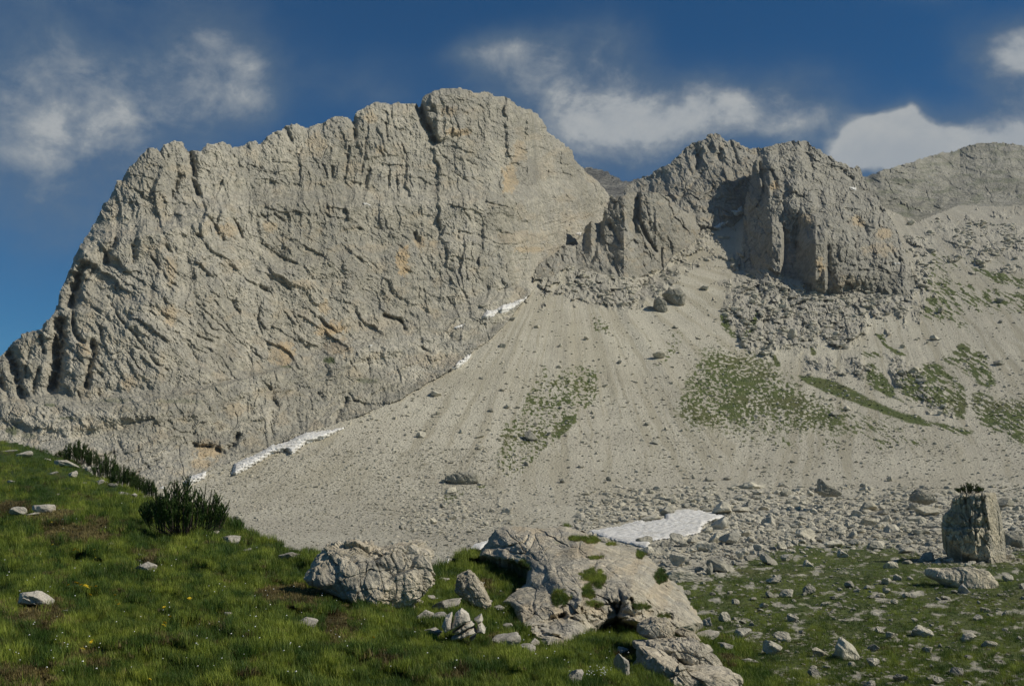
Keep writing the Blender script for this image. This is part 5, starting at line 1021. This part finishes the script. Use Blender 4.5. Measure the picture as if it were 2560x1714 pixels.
# ------------------------------------------------------------------ scattered instances (stuff)
def scatter(name, pts, rots, scls, idx, protos, kindlabel, extra=None):
    me = bpy.data.meshes.new(name); n = len(pts); me.vertices.add(n); me.vertices.foreach_set('co', np.asarray(pts, 'f4').ravel())
    def at(nm, t, a, f):
        x = me.attributes.new(nm, t, 'POINT'); x.data.foreach_set(f, np.ascontiguousarray(a).ravel())
    at('rot', 'FLOAT_VECTOR', np.asarray(rots, 'f4'), 'vector'); at('scl', 'FLOAT_VECTOR', np.asarray(scls, 'f4'), 'vector'); at('idx', 'INT', np.asarray(idx, 'i4'), 'value')
    for k, a in (extra or {}).items(): at(k, 'FLOAT', np.asarray(a, 'f4'), 'value')
    o = obj(name, me); col = bpy.data.collections.new(name + '_shapes')
    for i, pm in enumerate(protos): col.objects.link(bpy.data.objects.new('%s_%02d' % (name + '_shape', i), pm))
    ng = bpy.data.node_groups.new(name, 'GeometryNodeTree')
    ng.interface.new_socket('Geometry', in_out='INPUT', socket_type='NodeSocketGeometry'); ng.interface.new_socket('Geometry', in_out='OUTPUT', socket_type='NodeSocketGeometry')
    N, L = ng.nodes, ng.links; gi = N.new('NodeGroupInput'); go = N.new('NodeGroupOutput'); ip = N.new('GeometryNodeInstanceOnPoints')
    ci = N.new('GeometryNodeCollectionInfo'); ci.inputs['Collection'].default_value = col; ci.inputs['Separate Children'].default_value = True; ci.inputs['Reset Children'].default_value = True
    def na(nm, t):
        x = N.new('GeometryNodeInputNamedAttribute'); x.data_type = t; x.inputs['Name'].default_value = nm; return [s for s in x.outputs if s.enabled and s.name == 'Attribute'][0]
    L.new(gi.outputs[0], ip.inputs['Points']); L.new(ci.outputs[0], ip.inputs['Instance']); ip.inputs['Pick Instance'].default_value = True
    L.new(na('idx', 'INT'), ip.inputs['Instance Index']); L.new(na('rot', 'FLOAT_VECTOR'), ip.inputs['Rotation']); L.new(na('scl', 'FLOAT_VECTOR'), ip.inputs['Scale'])
    L.new(ip.outputs[0], go.inputs[0])
    md = o.modifiers.new('scatter', 'NODES'); md.node_group = ng; tag(o, kindlabel[0], kindlabel[1], kind='stuff'); return o
STONE = [rock_mesh('small_stone_shape', 200 + k, 1, M_BLD, .75, 8, 0, False) for k in range(6)] + [rock_mesh('small_stone_shape', 220 + k, 2, M_BLD, .75, 9, 1, False) for k in range(4)]
def stones(name, U, V, W, lab, lo=0, hi=6, seed=0):
    r = np.random.default_rng(seed); D = samp(SH_G, U, V); ok = np.isfinite(D) & ~inpoly(U, V, SNOWBOX) & (vis(U, V) >= D - .5)
    U, V, W, D = U[ok], V[ok], W[ok], D[ok]; n = len(U); m = D / F; s = W * m / 2 * 1.2
    pts = P3(U, V, D); pts[:, 2] += s * .1
    scatter(name, pts, np.stack([r.uniform(-.3, .3, n), r.uniform(-.3, .3, n), r.uniform(0, 6.28, n)], -1), np.stack([s, s * r.uniform(.7, 1.2, n), s * r.uniform(.55, 1.1, n)], -1), r.integers(lo, hi, n), STONE, lab)
r = np.random.default_rng(55)
# debris field
n = 20000; U = r.uniform(1440, 2600, n); V = r.normal(1330, 55, n); W = 4.0 + 20 * r.random(n) ** 4; ok = (V < meadow_line(U) + r.normal(0, 22, n)) & (V > 1215); stones('debris_stones', U[ok], V[ok], W[ok], ('loose pale stones filling the debris field between the boulders', 'stones'), 4, 10, 1)
# meadow
n = 9000; U = r.uniform(1620, 2620, n); V = r.uniform(1380, 1790, n); cl = fbm(U / 90, V / 50, 3, 220); W = 2.6 + 11 * r.random(n) ** 4; W *= (.8 + (V - 1380) / 900); ok = (V > meadow_line(U) - 20) & (cl + r.normal(0, .25, n) > -.06); stones('meadow_stones', U[ok], V[ok], W[ok], ('small whitish stones strewn through the meadow grass', 'stones'), 4, 10, 2)
# scree
n = 60000; U = r.uniform(350, 2640, n); V = r.uniform(560, 1330, n) ** 1.0; w = sm(V, 560, 1250); W = 1.3 + 1.2 * w + 5 * r.random(n) ** 8 * (1 + w); cl = fbm(U / 120, V / 60, 3, 230); ok = (r.random(n) < .35 + .65 * w) & (cl + r.normal(0, .3, n) > -.25); stones('scree_stones', U[ok], V[ok], W[ok], ('small grey stones covering the long scree slope', 'stones'), 0, 6, 3)
rk_ = np.zeros(30000, bool); U = r.uniform(1400, 2560, 30000); V = r.uniform(540, 1050, 30000)
for p in RK[:-1]: rk_ |= inpoly(U + 26 * fbm(U / 45, V / 45, 4, 312), V + 20 * fbm(U / 45, V / 45, 4, 316), p)
kz = g_relief(U, V)[1] > .35; rk_ |= kz & (V < 720)
U, V = U[rk_], V[rk_]; W = 3 + 15 * r.random(len(U)) ** 3.5; kk = fbm(U / 38, V / 30, 3, 310) + r.normal(0, .12, len(U)) > .12; stones('rubble_blocks', U[kk], V[kk], W[kk], ('grey rubble blocks heaped below the buttress and on the knobs', 'rubble'), 2, 10, 7)
n = 16000; U = r.uniform(520, 1250, n); V = r.uniform(1120, 1420, n); W = 1.8 + 5 * r.random(n) ** 5; stones('gravel_stones', U, V, W, ('gravel and small stones at the lower left foot of the scree', 'stones'), 0, 8, 8)
n = 2600; U = r.normal(1120, 90, n); V = r.normal(1300, 42, n); W = 2.5 + 12 * r.random(n) ** 4; ok = (V > 1180) & (V < 1420); stones('left_debris_stones', U[ok], V[ok], W[ok], ('loose stones on the scree foot above the very large boulder', 'stones'), 2, 10, 4)
M_CUSH = plain('cushion_turf', (.050, .075, .018), (.115, .135, .045), 1.2, .9, .8, .3)
CUSH = [rock_mesh('turf_cushion_shape', 240 + k, 2, M_CUSH, .5, 14, 1.2, True) for k in range(5)]
r = np.random.default_rng(88); n = 60000; U = r.uniform(1050, 2620, n); V = r.uniform(560, 1240, n); a = g_attr(U, V, None)[..., 0]; ok = (a > .42) & (r.random(n) < .42) & (V < 1240); U, V = U[ok], V[ok]
D = samp(SH_G, U, V); ok = np.isfinite(D) & (vis(U, V) >= D - .5); U, V, D = U[ok], V[ok], D[ok]; n = len(U); sz = (2.5 + 6 * r.random(n) ** 2.5) * D / F / 2; pts = P3(U, V, D); pts[:, 2] -= sz * .05
scatter('turf_cushions', pts, np.stack([r.uniform(-.2, .5, n), r.uniform(-.2, .2, n), r.uniform(0, 6.28, n)], -1), np.stack([sz * 1.3, sz, sz * .8], -1), r.integers(0, 5, n), CUSH, ('raised green turf cushions dotted over the scree in strips', 'turf'))
print('stones', time.time() - T0)

# grass tufts
def tuft(name, seed, nb, hgt, spread, wid):
    r = np.random.default_rng(seed); V = []; Fc = []
    for i in range(nb):
        a = r.uniform(0, 6.28); rr = spread * math.sqrt(r.random()); b0 = np.array([rr * math.cos(a), rr * math.sin(a), 0]); h = hgt * r.uniform(.55, 1.1); le = r.uniform(.1, .55) * h
        da = r.uniform(0, 6.28); d = np.array([math.cos(da), math.sin(da), 0]); sd = np.array([-d[1], d[0], 0]) * wid * r.uniform(.6, 1.2)
        p1 = b0 + d * le * .3 + np.array([0, 0, h * .55]); p2 = b0 + d * le + np.array([0, 0, h * r.uniform(.8, 1)])
        k = len(V); V += [b0 - sd, b0 + sd, p1 + sd * .8, p1 - sd * .8, p2]; Fc += [(k, k + 1, k + 2), (k, k + 2, k + 3), (k + 3, k + 2, k + 4)]
    return mesh_np(name, np.array(V), np.array(Fc), M_GRASS, True)
TUFT = [tuft('grass_tuft_shape', 400 + k, 16, .11 + .012 * k, .07, .0026) for k in range(5)] + [tuft('heath_tuft_shape', 410 + k, 26, .065, .07, .0040) for k in range(3)]
def tufts(name, U, V, smp, lab, sc=1.0, seed=0, brown=None):
    r = np.random.default_rng(seed); D = smp(U, V); ok = np.isfinite(D); U, V, D = U[ok], V[ok], D[ok]; n = len(U)
    br = h_brown(U, V) if brown is None else brown(U, V); isb = r.random(n) < br; idx = np.where(isb, r.integers(5, 8, n), r.integers(0, 5, n))
    s = sc * r.uniform(.7, 1.35, n) * np.clip(1 + .8 * fbm(U / 60, V / 30, 3, 240), .5, 1.6) * np.clip(D / 13, 1, 2.2)
    tint = np.clip(.36 + 1.0 * fbm(U / 120, V / 40, 3, 241) + .6 * fbm(U / 38, V / 17, 4, 244) + .2 * r.normal(size=n), 0, 1); dry = np.clip(np.where(isb, .9, .06) + .25 * sm(fbm(U / 14, V / 9, 3, 248), .1, .5) * r.random(n) + .3 * (r.random(n) < .08), 0, 1)
    pts = P3(U, V, D); pts[:, 2] -= .01
    return scatter(name, pts, np.stack([r.uniform(-.2, .2, n), r.uniform(-.2, .2, n), r.uniform(0, 6.28, n)], -1), np.stack([s, s, s], -1), idx, TUFT, lab, {'tint': tint, 'dry': dry})
r = np.random.default_rng(66)
n = 135000; U = r.uniform(-80, 2010, n); V = 1090 + (1790 - 1090) * r.random(n) ** .9
ok = (samp(SH_O, U, V) > 1e8) | (samp(SH_O, U, V) > samp(SH_H, U, V)); U, V = U[ok], V[ok]
inb = inpoly(U, V, Z('j', [(320,520),(600,370),(1270,450),(1270,720),(900,900),(430,690)])); U, V = U[~inb], V[~inb]
tufts('meadow_grass', U, V, lambda a, c: samp(SH_H, a, c), ('green and brown mountain grass covering the foreground slope', 'grass'), .60, 1)
# grass in the cracks of the outcrop
n = 110000; U = r.uniform(1190, 1764, n); V = r.uniform(1306, 1632, n); g = o_a(U, V, None)[..., 2]; ok = g > .45; U, V = U[ok], V[ok]
tufts('crack_grass', U, V, lambda a, c: samp(SH_O, a, c), ('grass clumps growing in the cracks of the bedrock hump', 'grass'), .32, 2, lambda u, v: .3 + 0 * u)
# short turf of the far meadow
n = 26000; U = r.uniform(1640, 2620, n); V = r.uniform(1360, 1790, n); a = g_attr(U, V, None)[..., 0]; ok = (a > .6) & (V > meadow_line(U) - 30); U, V = U[ok], V[ok]
tufts('hollow_turf', U, V, lambda a, c: samp(SH_G, a, c), ('short green turf of the stony meadow at lower right', 'grass'), .6, 3, lambda u, v: .35 * sm(fbm(u / 60, v / 25, 3, 250), 0, .4))
print('grass', time.time() - T0)

# ------------------------------------------------------------------ dwarf pines
def pine_meshes(seed, W, H, n, dens=1.0):
    """a mugo pine: many upright candles thick with needles, on low spreading limbs; returns (foliage, limbs)"""
    r = np.random.default_rng(seed); NV = []; BV = []; BF = []
    def tube(pts, r0, r1):
        pts = np.array(pts); k0 = len(BV)
        for i, p in enumerate(pts):
            t = i / (len(pts) - 1); rad = r0 + (r1 - r0) * t
            for j in range(5): BV.append(p + rad * np.array([math.cos(j * 1.2566), math.sin(j * 1.2566), 0]))
        for i in range(len(pts) - 1):
            for j in range(5): a = k0 + i * 5 + j; c = k0 + i * 5 + (j + 1) % 5; BF.append((a, c, c + 5, a + 5))
    for k in range(n):
        a = r.uniform(0, 6.28); rr = math.sqrt(r.random()); ex = rr * math.cos(a) * W / 2; ey = rr * math.sin(a) * W * .38
        base = np.array([ex * .35, ey * .35, 0.0]); knee = np.array([ex * .85, ey * .85, H * r.uniform(.06, .22)])
        top = np.array([ex * 1.03, ey * 1.03, H * (1 - .62 * rr ** 2.5) * r.uniform(.66, 1.02)])
        ctrl = [base, base * .4 + knee * .6, knee, knee * .5 + top * .5 + r.normal(0, .02, 3), top]
        tube(ctrl, .016, .006)
        for c in range(9):
            # side candles and leader
            if c == 0: s0, tip = knee, top
            else:
                t = r.uniform(.15, .85); s0 = knee * (1 - t) + top * t; ax = r.uniform(0, 6.28); L = H * r.uniform(.10, .20)
                tip = s0 + np.array([math.cos(ax) * L * .55, math.sin(ax) * L * .55, L * .9])
            L = np.linalg.norm(tip - s0); m = int(L * 420 * dens); t = r.uniform(.05, 1, m) ** .9
            p = s0 + (tip - s0) * t[:, None]; ph = r.uniform(0, 6.28, m); d = np.stack([np.cos(ph) * .72, np.sin(ph) * .72, r.uniform(.35, .95, m)], -1)
            l = .052 * r.uniform(.7, 1.2, m) * (1 - .35 * t); q = p + d * l[:, None]; sd = np.stack([-np.sin(ph), np.cos(ph), 0 * ph], -1) * .0075
            NV.append(np.stack([p - sd, p + sd, q], 1).reshape(-1, 3))
    NV = np.concatenate(NV); fol = mesh_np('foliage', NV, np.arange(len(NV)).reshape(-1, 3), M_NEEDLE, False)
    return fol, mesh_np('limbs', np.array(BV), np.array(BF), M_BARK, True)
PINES = [pine_meshes(600, 2.1, 1.35, 95), pine_meshes(601, 1.4, 1.15, 48), pine_meshes(602, 1.7, 1.0, 60)]
def pine(u, v, w, h, k, lab, D=None, rz=0.0):
    D = float(samH(np.array(u), np.array(v))) if D is None else D
    if not np.isfinite(D): D = float(H0(u, v))
    m = D / F; e = bpy.data.objects.new('pine_shrub', None); COL.objects.link(e); e.location = tuple(np.ravel(P3(u, v, D))); W0, H0_ = [(2.1, 1.35), (1.4, 1.15), (1.7, 1.0)][k]
    sx = w * m / W0 * .92; sz = h * m / H0_; e.scale = (sx, sx, sz); e.rotation_euler = (0, 0, rz)
    f = obj('foliage', PINES[k][0], e); f['kind'] = 'stuff'; obj('limbs', PINES[k][1], e)
    tag(e, lab, 'pine shrub', 'dwarf pines on the grassy slope' if D < 90 else None); return e
pine(462, 1340, 232, 150, 0, 'large dense dwarf pine with upright dark candles on the crest of the grass slope', 24.5)
pine(372, 1294, 70, 48, 1, 'small thin pine clump just left of the large dense dwarf pine', 27, 1.0)
pine(410, 1292, 60, 55, 2, 'pine clump behind the left side of the large dense dwarf pine', 29, 2.0)
pine(192, 1162, 90, 66, 1, 'pointed dwarf pine, highest of the row against the pale rock', 58, .5)
pine(150, 1142, 26, 18, 2, 'tiny pine tuft at the upper left end of the pine row', 61, .5)
pine(232, 1172, 50, 50, 1, 'narrow dwarf pine right of the highest pine of the row', 55, 2.4)
pine(268, 1200, 84, 68, 2, 'spreading dwarf pine in the middle of the row', 49, .9)
pine(308, 1222, 92, 62, 0, 'broad low dwarf pine right of the middle of the row', 46, 3.0)
pine(345, 1242, 64, 60, 1, 'bushy dwarf pine near the lower end of the row', 42, 4.0)
pine(374, 1246, 50, 52, 1, 'spiky dwarf pine at the lower right end of the row', 40, 5.2)
pine(588, 1318, 46, 30, 2, 'low flat pine right of the large dense dwarf pine', 29.5, 1.3)
pine(613, 1334, 26, 16, 1, 'tiny pine sprig at the crest right of the low flat pine', 28, 1.3)
tp = Z('l', [(1835, 285)])[0]
pine(tp[0], tp[1] + 3, 84, 30, 2, 'flat dark pine mat growing on top of the rock tower', 100.2, .3)

# ------------------------------------------------------------------ flowers
def flower_meshes():
    V = []; Fc = []
    r = np.random.default_rng(5)
    for k in range(12):      # round umbel of small petals
        a = k * 2.4; rr = .016 * math.sqrt(k / 12); c = np.array([rr * math.cos(a), rr * math.sin(a), .0 + .010 * (1 - k / 12)])
        for j in range(5):
            b0 = j * 1.2566 + a; i = len(V); V += [c, c + np.array([math.cos(b0 - .5), math.sin(b0 - .5), .25]) * .010, c + np.array([math.cos(b0), math.sin(b0), .35]) * .015, c + np.array([math.cos(b0 + .5), math.sin(b0 + .5), .25]) * .010]; Fc += [(i, i + 1, i + 2, i + 3)]
    head = mesh_np('flower_head', np.array(V), np.array(Fc), M_YEL, False)
    V = [(.002 * math.cos(j * 2.09) + (.01 if t else 0), .002 * math.sin(j * 2.09), -.15 * (1 - t)) for t in (0, 1) for j in range(3)]
    stem = mesh_np('stem', np.array(V), np.array([(0, 1, 4, 3), (1, 2, 5, 4), (2, 0, 3, 5)]), M_STEM, False)
    return head, stem
FH, FS = flower_meshes()
LANDH = [(115,1268,'the rounded tan stone'),(80,1494,'the big smooth white stone'),(368,1415,'the humped grey and white stone'),(271,1360,'the narrow white stone in mid slope'),(450,1330,'the large dense pine'),(577,1345,'the slanting white stone'),(768,1555,'the broken white rock'),(930,1440,'the very large boulder'),(574,1532,'the small stone left of the broken rock')]
usedf = set()
def flower_label(u, v):
    for dd, a, c, t in sorted((math.hypot(a - u, c - v), a, c, t) for a, c, t in LANDH)[:5]:
        dx, dy = u - a, v - c; p = ('above' if dy < 0 else 'below') if abs(dy) > abs(dx) else ('left of' if dx < 0 else 'right of')
        q = ' and ' + (('left' if dx < 0 else 'right') if abs(dy) > abs(dx) else ('above' if dy < 0 else 'below')) if min(abs(dx), abs(dy)) > 30 else ''
        for w in ('', 'second ', 'third ', 'fourth '):
            L = '%syellow flower %s%s %s' % (w, p, q, t) if not q else '%syellow flower %s %s, a little %s' % (w, p, t, q[5:])
            if L not in usedf: usedf.add(L); return L
    return 'small yellow flower head in the foreground grass'
FL = Z('i', [(470,905),(510,905),(540,940),(660,1160),(672,1145),(700,1155),(845,1150),(855,1220),(1165,1320),(690,1445),(705,1450),(735,1465),(770,1468),(785,1475),(800,1490),(820,1480),(865,1475),(625,1465),(480,1105),(1430,910),(1525,985),(815,1550),(1030,1555),(95,625)]) + \
     Z('q3', [(445,1380),(440,1388),(400,1420),(765,1310),(770,1300),(545,1195),(560,1212),(765,1225),(610,1045),(710,1560),(1715,1365),(795,1270),(455,1130),(250,832),(880,1185),(1560,1180)])
for i, (u, v) in enumerate(FL):
    D = float(samH(np.array(u), np.array(v)));  e = bpy.data.objects.new('yellow_flower', None); COL.objects.link(e); p = np.ravel(P3(u, v, D)); e.location = tuple(p + np.array([0, -.12, .05])); s = .62 + .2 * math.sin(i * 7) + D / 50; e.scale = (s, s, s)
    tag(e, flower_label(u, v), 'flower', 'yellow flowers in the grass'); a = obj('flower_head', FH, e); a.rotation_euler = (.5, 0, i); obj('stem', FS, e)
FWH = mesh_np('white_flower_shape', np.array([(0,0,.008)] + [(.009 * math.cos(k * 1.047), .009 * math.sin(k * 1.047), .006 * (k % 2)) for k in range(6)]), np.array([(0, k + 1, (k + 1) % 6 + 1) for k in range(6)]), M_WHT, False)
n = 420; r = np.random.default_rng(77); U = r.uniform(0, 1650, n); V = 1200 + 510 * r.random(n) ** .7; D = samp(SH_H, U, V); k = np.isfinite(D) & (fbm(U / 80, V / 50, 2, 260) > -.1); ex = r.normal(1500, 22, 40); U = np.r_[U[k], ex]; V = np.r_[V[k], r.normal(1695, 9, 40)]; D = samp(SH_H, U, V); k = np.isfinite(D); U, V, D = U[k], V[k], D[k]
pts = P3(U, V, D); pts[:, 2] += .09; pts[:, 1] -= .08; n = len(U); s = r.uniform(.35, .85, n) * np.clip(D / 12, 1, 1.8)
scatter('white_flowers', pts, np.stack([r.uniform(.2, .9, n), r.uniform(-.3, .3, n), 0 * U], -1), np.stack([s, s, s], -1), np.zeros(n), [FWH], ('tiny white flowers sprinkled through the foreground grass', 'flowers'))
print('done', time.time() - T0)

# ------------------------------------------------------------------ the air of the valley
HAZE = 0.00006
if HAZE:
    lo, hi = (-1500, -60, -120), (1700, 1900, 520)
    V = [(x, y, z) for z in (lo[2], hi[2]) for y in (lo[1], hi[1]) for x in (lo[0], hi[0])]
    me = mesh_np('haze', np.array(V), np.array([(0,2,3,1),(4,5,7,6),(0,1,5,4),(2,6,7,3),(0,4,6,2),(1,3,7,5)]), None, False)
    m = bpy.data.materials.new('haze'); m.use_nodes = True; b = NB(m.node_tree); b.n.clear()
    pv = b.node('ShaderNodeVolumePrincipled'); pv.inputs['Density'].default_value = HAZE; pv.inputs['Color'].default_value = (.86, .92, 1, 1)
    ou = b.node('ShaderNodeOutputMaterial'); b.l.new(pv.outputs[0], ou.inputs['Volume']); me.materials.append(m)
    tag(obj('haze', me), kind='stuff')
